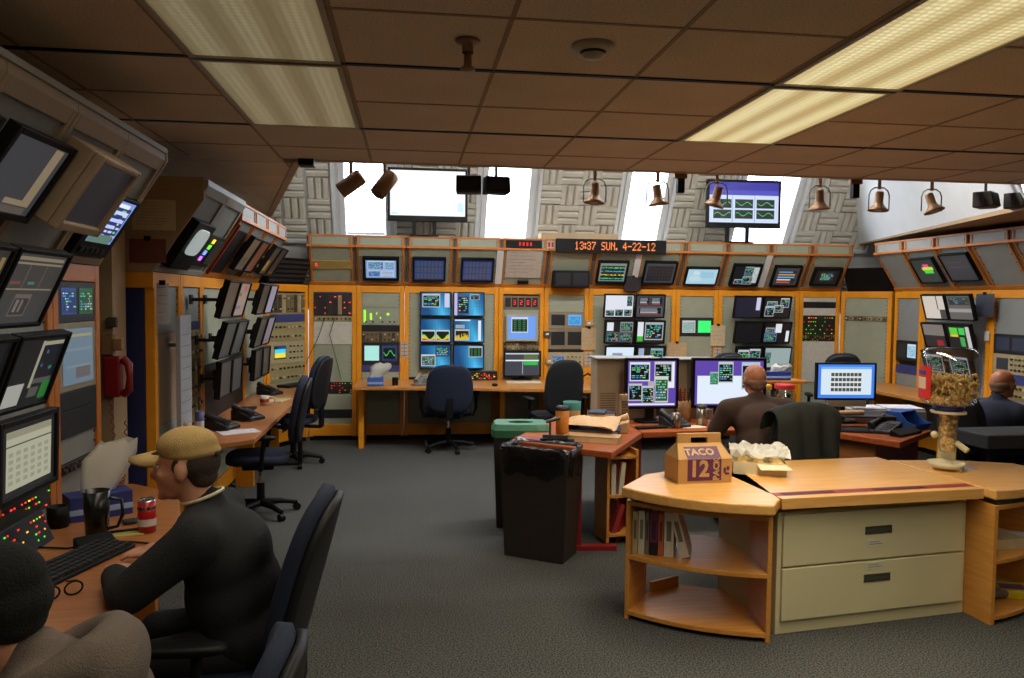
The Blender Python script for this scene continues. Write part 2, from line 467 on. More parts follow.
for k, (xa, xb) in enumerate(wins):
    root = struct(bpy.data.objects.new('window_%d' % (k+1), None)); COL.objects.link(root)
    root.matrix_world = Matrix.Translation((0,10.2,2.3)) @ Matrix.Rotation(SL, 4, 'X')
    f = G('wall_white')
    for a, b_ in ((xa-.05, xa+.02), (xb-.02, xb+.05)): f.box(a, b_, -.03, .11, S0-.03, S1+.02)
    f.box(xa-.05, xb+.05, -.05, .11, S0-.04, S0+.03); f.box(xa-.05, xb+.05, -.03, .11, S1-.02, S1+.05)
    f.build('window_frame', root, bevel=.004)
    p = G('glass'); p.box(xa+.02, xb-.02, .085, .09, S0+.03, S1-.02); p.build('pane', root)
    if k == 0:
        n = 46
        sl = G('blind')
        for i in range(n):
            z = S0+.07 + (S1-S0-.12)*i/n
            sl.add([(xa+.035,.045,z+.022),(xb-.035,.045,z+.022),(xb-.035,.062,z),(xa+.035,.062,z)], [(0,1,2,3)])
        o = sl.build('blind_slats', root); o['kind'] = 'stuff'
        r_ = G('blind_white'); r_.box(xa+.03, xb-.03, .035, .07, S0+.045, S0+.075); r_.build('blind_rail', root, bevel=.003)
# remaining walls of the light well
g = G('wall_white'); g.add([(-.78,5.9,CZ),(-1.74,10.1,CZ),(-.9,9.0,4.25),(-.3,5.9,4.25)], [(0,1,2,3)]); struct(g.build('wall_well_left'))
g = G('wall_white')
g.add([(5.08,5.9,2.56),(6.12,10.15,2.56),(5.30,9.0,4.25),(4.35,5.9,4.25)], [(3,2,1,0)])
struct(g.build('wall_well_right'))
g = G('tan_side'); g.prism([(5.08,5.95),(8.2,5.95),(8.2,11.2),(6.2,11.2),(6.12,10.15)], 2.545, 2.6); struct(g.build('ceiling_soffit'))
g = G('wall_white'); g.prism([(-1.9,5.9),(6.2,5.9),(6.4,9.4),(-1.9,9.4)], 4.1, 4.2); struct(g.build('ceiling_well'))
g = G('wall_white'); g.box(-1.9, 6.4, 5.95, 6.0, CZ+.1, 4.15); struct(g.build('wall_well_front'))
# daylight portals in the openings
for xa, xb in wins:
    ld = bpy.data.lights.new('window_portal', 'AREA'); ld.shape = 'RECTANGLE'; ld.size = xb-xa; ld.size_y = S1-S0; ld.cycles.is_portal = True
    lo = bpy.data.objects.new('window_portal', ld); COL.objects.link(lo)
    lo.matrix_world = Matrix.Translation((0,10.2,2.3)) @ Matrix.Rotation(SL, 4, 'X') @ Matrix.Translation(((xa+xb)/2, .14, (S0+S1)/2)) @ Matrix.Rotation(R(-90), 4, 'X')

# recessed fluorescent fixtures
def fixture(x, y0, y1, m_, label, group, spread=125):
    t = thing('ceiling_light', label, 'light', (x+TX/2, (y0+y1)/2, CZ), 0, group)
    w2, h2 = TX/2-.012, (y1-y0)/2-.014
    f = G('beige_plastic')
    f.box(-w2, -w2+.022, -h2, h2, -.012, .028); f.box(w2-.022, w2, -h2, h2, -.012, .028)
    f.box(-w2+.022, w2-.022, -h2, -h2+.022, -.012, .028); f.box(-w2+.022, w2-.022, h2-.022, h2, -.012, .028)
    f.build('frame', t)
    d = G(m_); d.box(-w2+.022, w2-.022, -h2+.022, h2-.022, -.006, .006); d.build('diffuser', t)
    ld = bpy.data.lights.new('tube_light', 'AREA'); ld.shape = 'RECTANGLE'; ld.size = 2*w2-.06; ld.size_y = 2*h2-.06
    ld.energy = LAMP_W[m_]; ld.color = (1.0,.90,.70); ld.spread = R(spread)
    lo = bpy.data.objects.new('tube_light', ld); COL.objects.link(lo); lo.parent = t; lo.location = (0,0,-.016)
sides = {'d': ('lamp_dim', 'dim prismatic ceiling light over the left consoles', -.92), 'b': ('lamp_bright', 'bright prismatic ceiling light over the right desks', 1.64)}
where = ['far one', 'nearer one at photo top', 'added out of view', 'added behind the viewer', 'farthest behind']
for kk, (m_, lab, x) in sides.items():
    for i in range(4):  # unseen lamps at each row's near end are added for more light
        y1 = YT - 2*TY*i
        fixture(x, y1-2*TY, y1, m_, lab + ', ' + where[i], 'recessed ceiling lights', 125 if i < 2 else 180)
for k, x in enumerate((-.2,1.3,2.8,4.3)):    # strip lights added out of view to brighten the back racks
    t = thing('added_well_light', 'added unseen white strip light on the light well ceiling, ' + ['first','second','third','fourth'][k] + ' from the left', 'light', (x,6.55,4.1), 0, 'added strip lights in the light well')
    f = G('beige_plastic'); f.box(-.62,.62,-.16,.16,-.05,0); f.build('frame', t)
    ld = bpy.data.lights.new('tube_light', 'AREA'); ld.shape = 'RECTANGLE'; ld.size = 1.2; ld.size_y = .28; ld.energy = WELL_W; ld.color = (1.0,.97,.92)
    lo = bpy.data.objects.new('tube_light', ld); COL.objects.link(lo); lo.parent = t; lo.location = (0,0,-.055)
t = thing('sprinkler_head', 'small bronze fire sprinkler hanging from a ceiling tile', 'sprinkler', (.22,3.07,CZ))
s_ = G('bronze_spot'); s_.lathe([(0,0),(.045,0),(.05,-.006),(.04,-.014),(.022,-.02),(.022,-.05)][::-1], 16); s_.build('escutcheon', t)
s_ = G('bronze_spot'); s_.lathe([(0,-.12),(.028,-.118),(.03,-.108),(.016,-.1),(.014,-.05),(0,-.05)], 12); s_.build('nozzle', t)
t = thing('smoke_detector', 'round off-white smoke detector on a ceiling tile', 'smoke detector', (.71,3.05,CZ))
s_ = G('beige_plastic'); s_.lathe([(0,-.028),(.06,-.028),(.082,-.012),(.082,0)], 28); s_.build('base', t)
s_ = G('dark_plastic'); s_.lathe([(.045,-.036),(.052,-.028)], 24); s_.build('vent_ring', t)
s_ = G('beige_plastic'); s_.lathe([(0,-.056),(.03,-.054),(.045,-.04),(.045,-.028)], 24); s_.build('cap', t)
# ------------------------------------------------------------------ what screens show (flat picture elements, 0..1 from the lower left)
def full(c): return [(0,0,1,1,c)]
def win(x0, y0, x1, y1, kind, seed=1, bar=(190,190,196), bgc=(8,10,12)):
    r = random.Random(seed); o = [(x0,y0,x1,y1,bar)]
    px, py = (x1-x0)*.05, (y1-y0)*.06
    a, b_, c, d = x0+px, y0+py, x1-px, y1-py*2.2
    o.append((a,b_,c,d,bgc)); W, Hh = c-a, d-b_
    if kind == 'text':
        cols = [(90,200,190),(120,220,120),(210,210,210),(70,150,210)]
        for k in range(7):
            y = d - Hh*(k+1)/8; x = a+W*.05
            while x < c-W*.15:
                l = W*r.uniform(.08,.22)
                if r.random() < .8: o.append((x,y,min(x+l,c),y+Hh*.06,r.choice(cols)))
                x += l+W*.06
    elif kind == 'bars':
        for k in range(14):
            h_ = .55+.35*math.sin(k*.45+seed) ; x = a+W*k/14
            for q, cc in enumerate([(220,60,40),(230,190,50),(120,220,70)]):
                o.append((x, b_+Hh*h_*q/4, x+W/14, b_+Hh*h_*(q+1)/4, cc))
    elif kind == 'ybars':
        for k in range(16): o.append((a+W*k/16, b_, a+W*(k+.8)/16, b_+Hh*r.uniform(.25,.75), (230,200,50)))
    elif kind == 'lines':
        cols = [(60,200,150),(210,200,60),(70,170,200),(80,210,120)]
        for k in range(4):
            y0_ = b_+Hh*(k+.25)/4
            for q in range(18): o.append((a+W*q/18, y0_+Hh*.06*r.random(), a+W*(q+1)/18, y0_+Hh*.06*r.random()+Hh*.03+Hh*.02, cols[k]))
    elif kind == 'wave':
        for q in range(16):
            y = b_+Hh*(.5+.22*math.sin(q*.55+seed)); o.append((a+W*q/16, y, a+W*(q+1)/16, y+Hh*.09, (80,220,110)))
    elif kind == 'cols':
        for k in range(3):
            for q in range(6): o.append((a+W*(.1+.3*k), b_+Hh*(q+.2)/6, a+W*(.28+.3*k), b_+Hh*(q+.8)/6, (40,120,70)))
    elif kind == 'grid':
        for k in range(1,8): o.append((a+W*k/8, b_, a+W*k/8+W*.008, d, (60,70,76)))
        for k in range(1,5): o.append((a, b_+Hh*k/5, c, b_+Hh*k/5+Hh*.012, (60,70,76)))
    elif kind == 'rows':
        cols = [(200,80,70),(200,200,200),(90,170,210),(210,140,70),(80,150,200)]
        for k in range(5): o.append((a+W*.06, b_+Hh*(k+.25)/5.2, c-W*(.06+.2*r.random()), b_+Hh*(k+.8)/5.2, cols[k]))
    elif kind == 'table':
        for k in range(5):
            for q in range(7): o.append((a+W*(q+.12)/7, b_+Hh*(k+.2)/5, a+W*(q+.9)/7, b_+Hh*(k+.75)/5, (88,94,90)))
    return o
def ocean(*ws):      # bright blue desktop with a soft light cone
    o = []
    for i in range(12):
        for j in range(8):
            t = abs((i+.5)/12-.62+(j-4)*.03); l = max(0,1-t*2.1)*(1-.07*j)
            o.append((i/12, j/8, (i+1)/12, (j+1)/8, (int(10+70*l), int(70+125*l), int(125+115*l))))
    for w_ in ws: o += w_
    return o
def purple(*ws):
    o = full((96,70,170))
    for w_ in ws: o += w_
    return o
def dark(*ws, c=(20,22,26)):
    o = full(c)
    for w_ in ws: o += w_
    return o
def sheet(x0,y0,x1,y1,c=(220,226,232)): return [(x0,y0,x1,y1,c)]
def dimmed(cs, f): return [(a,b_,c,d,tuple(int(v*f) for v in col)) for a,b_,c,d,col in cs]

def screen_into(g, w_, h_, content, y=0., cx=0., cz=0., step=.00006):
    g.use('screen')
    for k, (x0,y0,x1,y1,c) in enumerate(content):
        g.use(col=c); g.quad(cx-w_/2+w_*max(0,x0), cx-w_/2+w_*min(1,x1), cz-h_/2+h_*max(0,y0), cz-h_/2+h_*min(1,y1), y-step*k)
    return g
def monitor(label, c, rz, tilt, w_, h_, content, bezel='black_plastic', bw=.02, th=.045, arm=.0, desk=None, name='monitor', group=None, chin=0., cat='monitor', stand=None):
    t = thing(name, label, cat, c, rz, group, tilt)
    b_ = G(bezel)
    W, Hh = w_/2, h_/2
    for x0,x1,z0,z1 in ((-W,-W+bw,-Hh,Hh),(W-bw,W,-Hh,Hh),(-W+bw,W-bw,Hh-bw,Hh),(-W+bw,W-bw,-Hh,-Hh+bw+chin)): b_.box(x0,x1,0,.02,z0,z1)
    b_.box(-W,W,.02,th,-Hh,Hh)
    b_.extrude_x([(th,-Hh*.7),(th+.025,-Hh*.45),(th+.025,Hh*.45),(th,Hh*.7)][::-1], -W*.7, W*.7)
    b_.build('housing', t, bevel=.003)
    s = G('screen'); screen_into(s, w_-2*bw, h_-2*bw-chin, content, .012, 0, chin/2); s.build('screen', t)
    if arm:
        a = G('dark_plastic'); a.box(-.05,.05,th,th+.03,-.05,.05); tt = 0 if arm < .13 else tilt
        a.xf(Matrix.Rotation(-tt,4,'X')); a.cyl((0,th*.8,0),(0,arm,0),.013); a.box(-.035,.035,arm-.012,arm,-.035,.035); a.xf(); a.build('mount_arm', t)
    if desk is not None:
        d = desk - c[2]
        if stand == 'bar':
            a = G('dark_plastic'); a.box(-.02,.02,.05,.09,d,0); a.build('stand_post', t)
            a = G('beige_plastic'); a.box(-w_*.32,w_*.32,-.02,.02,-Hh-.055,-Hh-.005); a.build('speaker_bar', t, bevel=.004)
        else:
            a = G(bezel); a.box(-.035,.035,.05,.085,d+.01,0); a.build('stand_neck', t, bevel=.006)
        a = G(bezel); a.pad(.26,.20,.024,e=2.6); o = a.build('stand_base', t, (0,.05,d+.012), (R(90),0,0))
    return t

# ------------------------------------------------------------------ racks
def seven(g, x, z, h, ch, col=(255,40,30)):
    segs = {'0':'abcdef','1':'bc','2':'abged','3':'abgcd','4':'fgbc','5':'afgcd','6':'afgedc','7':'abc','8':'abcdefg','9':'abcfgd','-':'g'}[ch]
    w_ = h*.5; t = h*.11
    g.use('led', col)
    P = {'a':(0,w_,h-t,h),'g':(0,w_,h/2-t/2,h/2+t/2),'d':(0,w_,0,t),'f':(0,t,h/2,h),'e':(0,t,0,h/2),'b':(w_-t,w_,h/2,h),'c':(w_-t,w_,0,h/2)}
    for s in segs: a = P[s]; g.quad(x+a[0],x+a[1],z+a[2],z+a[3],-.013)
def rack(label, loc, rz, w_, mods, H=1.9, depth=.62, frame='rack_yellow', name='equipment_rack', group=None, z_lo=.20, side=None):
    t = thing(name, label, 'rack', loc, rz, group)
    f = G(frame); p = .056
    f.box(.002,p,0,.06,.05,H); f.box(w_-p,w_-.002,0,.06,.05,H); f.box(p,w_-p,0,.06,H-.085,H); f.box(p,w_-p,0,.06,.06,z_lo)
    f.build('frame', t, bevel=.004)
    b_ = G('rack_dark'); b_.box(.004,w_-.004,.06,depth,.05,H-.002); b_.build('cabinet_body', t)
    b_ = G('black_plastic'); b_.box(.01,w_-.01,.03,depth-.02,0,.05); b_.build('toe_kick', t)
    if side:
        b_ = G(side); b_.box(-.012 if side else 0,.004,.06,depth,.05,H-.02); b_.build('side_panel', t)
    x0, x1 = p, w_-p
    W = x1-x0; cx = (x0+x1)/2
    sg = G('paint',(40,38,34))
    z = z_lo+.03
    while z < H-.1:
        for xx in (x0+.012, x1-.012): sg.box(xx-.004,xx+.004,.008,.016,z,z+.010)
        z += .048
    sg.build('mounting_screws', t)['kind'] = 'stuff'
    for md in mods:
        k, z0, z1 = md[0], md[1], md[2]; ex = md[3] if len(md) > 3 else None
        h = z1-z0-.003; r = random.Random(int(z0*1000)+len(label))
        if k == 'panel':
            q = G(ex or 'panel_green'); q.box(x0+.002,x1-.002,.014,.03,z0,z0+h); q.build('blank_panel', t, bevel=.002); continue
        cols = {'strip':(52,60,120),'black':(16,16,18),'leds':(18,18,18),'redmod':(26,24,22),'knobs':(150,138,96),'crt2':(32,32,34),'crt1':(150,142,118),'scope':(172,160,124),'white':(206,202,190),'green':(150,154,134),'mods':(120,104,76),'digits':(120,104,84),'tanmods':(150,132,92),'slots':(60,50,44)}
        q = G('paint', md[4] if len(md) > 4 else cols[k]); q.box(x0+.002,x1-.002,.004,.03,z0,z0+h)
        o = q.build('equipment_module' if k not in ('white','strip') else 'front_panel', t, bevel=.002)
        d = G('paint')
        if k in ('leds','redmod','green'):
            d.use('led')
            if k == 'green':
                for (fx,fz,fw,fh) in ((.06,.15,.05,.7),(.22,.3,.05,.35),(.38,.6,.03,.1),(.48,.35,.03,.1),(.66,.55,.06,.12)):
                    d.use('led',(150,240,40)); d.box(x0+W*fx,x0+W*(fx+fw),-.002,.004,z0+h*fz,z0+h*(fz+fh))
                d.build('indicator_lights', o); d = G('paint',(60,60,56))
                for fx in (.12,.3,.55,.74,.86): d.cyl((x0+W*fx,.004,z0+h*.18),(x0+W*fx,-.012,z0+h*.18),.012,n=10)
                d.build('knobs', o)
            else:
                pal = ex or [(255,40,30),(255,60,40),(90,230,40),(240,200,50)]
                nx, nz = (14,5) if k == 'leds' else (8,4)
                for i in range(nx):
                    for j in range(nz):
                        if r.random() < .36:
                            d.use('led', r.choice(pal)); a = x0+W*(i+.3)/nx; c = z0+h*(j+.35)/nz
                            d.box(a,a+W/nx*r.choice((.22,.4)),.000,.004,c,c+h/nz*.2)
                d.build('indicator_lights', o)
                if k == 'redmod':
                    d = G('paint')
                    for i in range(8):
                        d.use(col=r.choice([(36,34,32),(30,30,34),(150,128,92),(46,40,36)]))
                        d.box(x0+W*(i+.06)/8,x0+W*(i+.9)/8,.001,.005,z0+h*.06,z0+h*.94)
                    d.build('plug_in_cards', o)
        elif k in ('knobs','mods','tanmods','slots'):
            n = 9
            for i in range(n):
                d.use('paint', r.choice([(112,98,66),(168,154,112),(60,54,44),(140,124,84)]) if k != 'slots' else r.choice([(30,26,24),(76,60,48)]))
                if k != 'knobs': d.box(x0+W*(i+.1)/n,x0+W*(i+.9)/n,-.002,.004,z0+h*.08,z0+h*.92)
            if k != 'knobs': d.build('plug_in_cards', o); d = G('paint')
            rows = 2 if h > .1 else 1
            for j in range(rows):
                for i in range(n):
                    d.use('paint', r.choice([(40,36,30),(190,180,150),(70,62,48)]))
                    x = x0+W*(i+.5)/n; zz = z0+h*(j+.5)/rows
                    d.cyl((x,.004,zz),(x,-.016,zz),.010+.004*r.random(),n=8)
            d.build('knobs', o)
        elif k in ('crt2','crt1','scope'):
            sc_ = G('screen')
            ws = ex or [(12,14,14),(12,14,14)]
            if k == 'crt2':
                for i, c in enumerate(ws):
                    cxx = x0+W*(.27+.46*i)
                    content = c if isinstance(c, list) else full(c)
                    screen_into(sc_, W*.38, h*.66, content, .002, cxx, z0+h*.52)
            else:
                c = ws[0]; content = c if isinstance(c, list) else full(c)
                sw = W*(.82 if k == 'crt1' else .34); sx = cx if k == 'crt1' else x0+W*.28
                screen_into(sc_, sw, h*(.82 if k == 'crt1' else .6), content, .002, sx, z0+h*.5)
            sc_.build('screen', o)
            if k == 'scope':
                for i in range(4):
                    for j in range(3):
                        d.use('paint', r.choice([(70,66,54),(120,112,86),(40,40,38)])); x = x0+W*(.56+.11*i); zz = z0+h*(.22+.27*j)
                        d.cyl((x,.004,zz),(x,-.014,zz),.011,n=8)
                d.build('knobs', o)
        elif k == 'digits':
            d.use('paint',(18,16,16))
            for i in range(5): d.box(x0+W*(.05+.185*i),x0+W*(.2+.185*i),.001,.005,z0+h*.15,z0+h*.85)
            d.build('display_windows', o)
            d = G('led')
            for i, ch in enumerate(ex or '13202'):
                if i: seven(d, x0+W*(.088+.185*i), z0+h*.33, h*.34, ch)
            d.xf(); dd = d.build('red_digits', o); dd.location = (0,.012,0)
    return t

HP = [(0,1.9),(-.30,2.36),(-.30,2.49),(.34,2.49),(.34,1.9)]
def flat_hutch(t, w_, frame, face):
    b_ = G('rack_dark'); b_.extrude_x([(.02,1.905),(-.30,2.43),(-.30,2.482),(.34,2.482),(.34,1.905)], .004, w_-.004); b_.build('cabinet_body', t)
    f = G(frame); p = .034
    def bar(s0, s1, a, c): f.extrude_x([(-.335*s0,1.902+.55*s0),(-.335*s1,1.902+.55*s1),(-.335*s1+.03,1.902+.55*s1+.015),(-.335*s0+.03,1.902+.55*s0+.015)], a, c)
    bar(0,1,.002,p); bar(0,1,w_-p,w_-.002); bar(0,.06,p,w_-p); bar(.90,1,p,w_-p)
    f.box(0.002,w_-.002,-.335,-.30,2.45,2.49); f.build('frame', t, bevel=.003)
    b_ = G(face); b_.extrude_x([(-.335*.05+.016,1.902+.55*.05+.004),(-.335*.91+.016,1.902+.55*.91+.004),(-.335*.91+.03,1.902+.55*.91+.012),(-.335*.05+.03,1.902+.55*.05+.012)], p, w_-p); b_.build('face_panel', t)
    return t
def hutch(label, loc, rz, w_, frame='rack_orange', face='panel_green', lit=False, tilt=0, group=None, strip='panel_green', name='overhead_console', led=False, flat=False):
    t = thing(name, label, 'overhead cabinet', loc, rz, group)
    if flat:
        return flat_hutch(t, w_, frame, face)
    b_ = G('hutch_shell'); b_.extrude_x([(.02,1.905),(-.275,2.36),(-.275,2.482),(.34,2.482),(.34,1.905)], .004, w_-.004); b_.build('cabinet_body', t)
    f = G(frame); p = .05
    for a, c in ((.028,p),(w_-p,w_-.028)):
        f.extrude_x([(.0,1.902),(-.302,2.362),(-.302,2.49),(-.28,2.49),(-.28,2.37),(.022,1.91)], a, c)
    f.box(.002,w_-.002,-.302,-.28,2.468,2.49); f.box(.002,w_-.002,-.306,-.27,2.345,2.372)
    f.extrude_x([(.0,1.902),(-.024,1.94),(-.002,1.95),(.022,1.91)], .002, w_-.002)
    f.build('frame', t, bevel=.003)
    b_ = G(face); b_.extrude_x([(-.014,1.945),(-.284,2.352),(-.270,2.362),(0,1.955)], p, w_-p); b_.build('face_panel', t)
    b_ = G(strip); b_.box(p,w_-p,-.296,-.28,2.374,2.466); b_.build('top_strip', t)
    if lit:
        b_ = G('wall_white'); b_.extrude_x([(-.03,1.94),(-.292,2.34),(-.284,2.346),(-.02,1.946)], w_-.05, w_+.03); b_.build('painted_light_gap', t)  # white strip stands in for light showing through the gap
    s = G('paint',(50,40,28))
    for i in range(5):
        for xx in (p+.012, w_-p-.012): s.box(xx-.004,xx+.004,-.301,-.296,2.382+.016*i,2.390+.016*i)
        for xx in (p+.012, w_-p-.012):
            u = i/5+.1; s.box(xx-.004,xx+.004,-.03-.27*u,-.016-.27*u,1.955+.4*u,1.965+.4*u)
    s.build('mounting_screws', t)['kind'] = 'stuff'
    return t

# ---- back row of racks (faces the camera)
BY = 9.70
GR = 'yellow equipment racks along the back wall'
BB = [-1.21,-.637,-.061,1.107,1.682,2.257,3.40,3.97,5.085,5.655]
P = 'panel'
def back(i, label, mods): return rack(label, (BB[i],BY,0), 0, BB[i+1]-BB[i], mods, group=GR)
back(0, 'yellow rack with red digits above a blank white panel, by the left corner', [(P,.2,.28),('black',.28,.38),(P,.38,.58),('leds',.58,.72),(P,.72,1.18),('white',1.18,1.46),('knobs',1.46,1.53),('redmod',1.53,1.80,[(255,40,30),(255,40,30),(255,60,40)]),('strip',1.80,1.815)])
back(1, 'yellow rack with green indicator bars and two small lit tubes', [(P,.2,.74),(P,.74,.85),('strip',.85,.93),('crt2',.93,1.21,[full((170,230,220)), dark(win(.05,.05,.95,.95,'wave',3,(40,50,80)),c=(40,60,130))]),('mods',1.21,1.34),('black',1.34,1.42),('green',1.42,1.64),(P,1.64,1.815)])
back(2, 'wide yellow rack carrying six bright blue monitors', [(P,.2,.74),('black',.74,.78),(P,.78,1.815)])
back(3, 'yellow rack with a red counter row above a pale blue display', [(P,.2,.76),(P,.76,1.11),('mods',1.11,1.22),(P,1.22,1.63),('digits',1.63,1.80,'13202')])
back(4, 'yellow rack with four little dark tubes and an oscilloscope', [(P,.2,.74),('strip',.74,.85),('scope',.85,1.09,[win(0,0,1,1,'text',5,(90,110,190),(60,70,130))]),('black',1.09,1.13),('crt2',1.13,1.39,[(24,26,26),(24,26,26)],(132,120,98)),('crt2',1.39,1.60,[(28,28,30), dark(win(.05,.05,.95,.95,'wave',8,(120,180,230),(60,140,220)),c=(60,140,220))],(140,128,104)),(P,1.60,1.815)])
back(5, 'wide yellow rack behind six small white and black monitors', [(P,.2,.9),(P,.9,1.815)])
back(6, 'narrow yellow rack with one grey and one bright green tube', [(P,.2,.8),(P,.8,1.30),('crt2',1.30,1.54,[win(0,0,1,1,'text',9,(200,200,200),(150,160,160)), full((60,250,120))]),(P,1.54,1.815)])
back(7, 'wide yellow rack behind tilted dark monitors at the right', [(P,.2,.9),(P,.9,1.815)])
back(8, 'yellow rack with rows of tiny red and green lamps, right end', [(P,.2,.7),('white',.7,1.24),('leds',1.24,1.32),('leds',1.32,1.58,[(255,60,40),(90,220,60),(240,200,50)]),('white',1.58,1.68),('black',1.68,1.76),('white',1.76,1.815)])
# corner racks
def corner(label, a, b_, mods, grp='angled corner racks'):
    d = (b_[0]-a[0], b_[1]-a[1]); L = math.hypot(*d)
    return rack(label, (a[0],a[1],0), math.atan2(d[1],d[0]), L, mods, group=grp, depth=.45)
corner('angled yellow rack with a small lit map screen in the left corner', (-1.6,9.10), (-1.215,9.695), [(P,.2,.76),('knobs',.76,.98),('scope',.98,1.24,[[(0,0,1,1,(20,20,26)),(.05,.1,.95,.45,(240,220,60)),(.05,.45,.95,.75,(60,210,240)),(.3,.75,.95,.95,(30,60,140))]]),('knobs',1.24,1.46),('strip',1.46,1.55),('tanmods',1.55,1.80)])
corner('angled yellow rack with plain grey-green panel in the right corner', (5.66,9.695), (6.0,9.10), [(P,.2,.8),(P,.8,1.52),('mods',1.52,1.58),(P,1.58,1.815)])
# louvred black cabinets on the corner racks
def louvre(label, loc, rz, w_, n=5):
    t = thing('speaker_cabinet', label, 'speaker', loc, rz)
    b_ = G('black_plastic'); b_.extrude_x([(-.02,0),(-.16,.3),(.2,.3),(.2,0)], 0, w_); b_.build('housing', t, bevel=.004)
    for i in range(n):
        z = .03+.052*i; y = -.02-.14*(z/.3)
        s = G('dark_plastic'); s.box(.02,w_-.02,y-.018,y+.002,z,z+.03); s.build('louvre', t)
ca = math.atan2(.595,.385)
louvre('black louvred speaker cabinet on the left corner rack', (-1.62,9.12,1.9), ca, .62)
louvre('plain black speaker cabinet on the right corner rack', (5.74,9.66,1.9), math.atan2(-.595,.34), .62, 0)

# overhead consoles of the back row
HB = [-1.20,-.645,-.035,.535,1.10,1.685,2.26,2.83,3.405,3.96,4.535,5.09,5.65]
names = ['with a small red lamp at the left end of the back row','over the grey picture monitor','holding the left dark blue table monitor','holding a dark blue table monitor, left of the paper chart','covered by a pinned paper chart','holding a pair of black tubes below the orange clock','holding the green trace monitor','holding the dark grid monitor','holding the pale blue monitor','holding the monitor with white windows','holding the monitor with coloured rows','at the right end of the back row']
lits = {1:0, 2:0, 3:1, 6:1, 9:1}
for i in range(12):
    hutch('orange-framed overhead console ' + names[i], (HB[i],BY,0), 0, HB[i+1]-HB[i], lit=bool(lits.get(i)), group='overhead consoles of the back row')
# red lamp bar in the first bay
def on_hutch(x, s, y_off=-.004):   # point on the sloping face at distance s (0..1)
    return (x, BY - .014 - .27*s + y_off, 1.945 + .407*s)
HT = R(33.5)
t = thing('lamp_bar', 'tan strip with one red lamp on the first overhead console', 'control strip', on_hutch(-.92,.48,-.012), 0, None, HT)
q = G('paint',(168,140,80)); q.box(-.23,.23,-.004,.02,-.055,.055); q.build('plate', t)
q = G('led',(255,50,40)); q.box(-.19,-.17,-.009,-.004,-.02,.02); q.build('red_lamp', t)
def hmon(label, x, s, w_, h_, content, **kw):
    p = on_hutch(x, s, -.07); return monitor(label, p, 0, kw.pop('tilt', HT), w_, h_, content, arm=.085, group='monitors on the back overhead consoles', **kw)
hmon('small monitor with grey picture tiles on the left of the back overhead row', -.34,.36,.43,.32, dark(*[win(.06,.06,.48,.42,'text',3,(180,200,220),(70,100,160)),win(.5,.06,.94,.42,'rows',4,(180,200,220),(150,190,230)),win(.06,.45,.6,.95,'text',5,(180,200,220),(80,110,170)),win(.62,.45,.94,.95,'text',6,(200,210,230),(110,140,190))],c=(120,150,200)), bw=.035)
for x, lab in ((.235,'dark blue table monitor nearest the grey picture monitor'),(.82,'dark blue table monitor beside the paper chart')):
    hmon(lab, x,.36,.40,.33, dark(*[win(.03,.06+.3*j,.97,.33+.3*j,'table',j,(40,70,130),(18,34,84)) for j in range(3)],c=(16,26,66)))
hmon('monitor with green signal traces below the orange clock', 2.51,.36,.39,.32, dark(win(.03,.05,.97,.97,'lines',6,(120,130,130),(16,24,28))))
hmon('dark grid monitor right of the painted light gap', 3.12,.36,.42,.33, dark(win(.02,.04,.98,.98,'grid',2,(60,64,70),(14,18,26)),c=(30,32,38)))
hmon('pale blue weather map monitor in a thin black frame', 3.68,.28,.43,.26, full((168,206,222))+[(.1,.2,.5,.5,(186,216,226)),(.45,.4,.9,.8,(150,196,218)),(.2,.6,.4,.85,(196,220,226))])
hmon('monitor with white windows on black, above the tilted right monitors', 4.26,.34,.38,.32, dark(win(.42,.5,.75,.95,'text',1,(150,160,160)),win(.76,.1,.97,.92,'text',2,(190,196,196),(180,186,186)),win(.1,.04,.5,.28,'text',3),win(.4,.02,.8,.45,'text',4,(160,170,170))))
hmon('monitor with coloured rows near the right end', 4.81,.32,.37,.31, dark(win(.05,.05,.95,.95,'rows',2,(60,60,64),(30,32,36))))
hmon('monitor with a white line diagram at the right end', 5.36,.32,.38,.27, dark(win(.2,.2,.8,.85,'text',7,(40,40,44),(26,28,30)),c=(16,16,18)), bw=.03)
# pinned chart, clip, black tubes, hanging pouch
def sheet_on(label, p, w_, h_, col, rz=0, tilt=0., lines=0, lc=(150,146,140), name='paper_sheet', hole=True, group=None):
    t = thing(name, label, 'paper', p, rz, group, tilt)
    q = G('paint', col)
    n = 6
    for i in range(n):
        x0 = -w_/2+w_*i/n; x1 = -w_/2+w_*(i+1)/n
        y0 = -.006*math.sin(PI*i/n); y1 = -.006*math.sin(PI*(i+1)/n)
        q.add([(x0,y0,-h_/2),(x1,y1,-h_/2),(x1,y1,h_/2),(x0,y0,h_/2),(x0,y0+.0015,-h_/2),(x1,y1+.0015,-h_/2),(x1,y1+.0015,h_/2),(x0,y0+.0015,h_/2)], [(0,1,2,3),(7,6,5,4),(0,4,5,1),(3,2,6,7),(0,3,7,4),(1,5,6,2)])
    q.build('sheet', t)
    if lines:
        r = random.Random(int(abs(p[0])*100)+lines); d = G('paint', lc)
        for i in range(lines):
            z = h_*.4-h_*.8*i/lines; d.quad(-w_*.4, -w_*.4+w_*.8*r.uniform(.5,1), z-h_*.012, z, -.0075)
        d.build('printed_lines', t)
    if hole:
        c = G('black_plastic'); c.box(-.018,.018,-.014,.002,h_/2-.012,h_/2+.018); c.build('clip', t)
    return t
sheet_on('large hand-drawn paper chart pinned to an overhead console', on_hutch(1.39,.60,-.012), .44,.40,(206,196,184),0,HT,7,(140,130,120), name='paper_chart', hole=False)
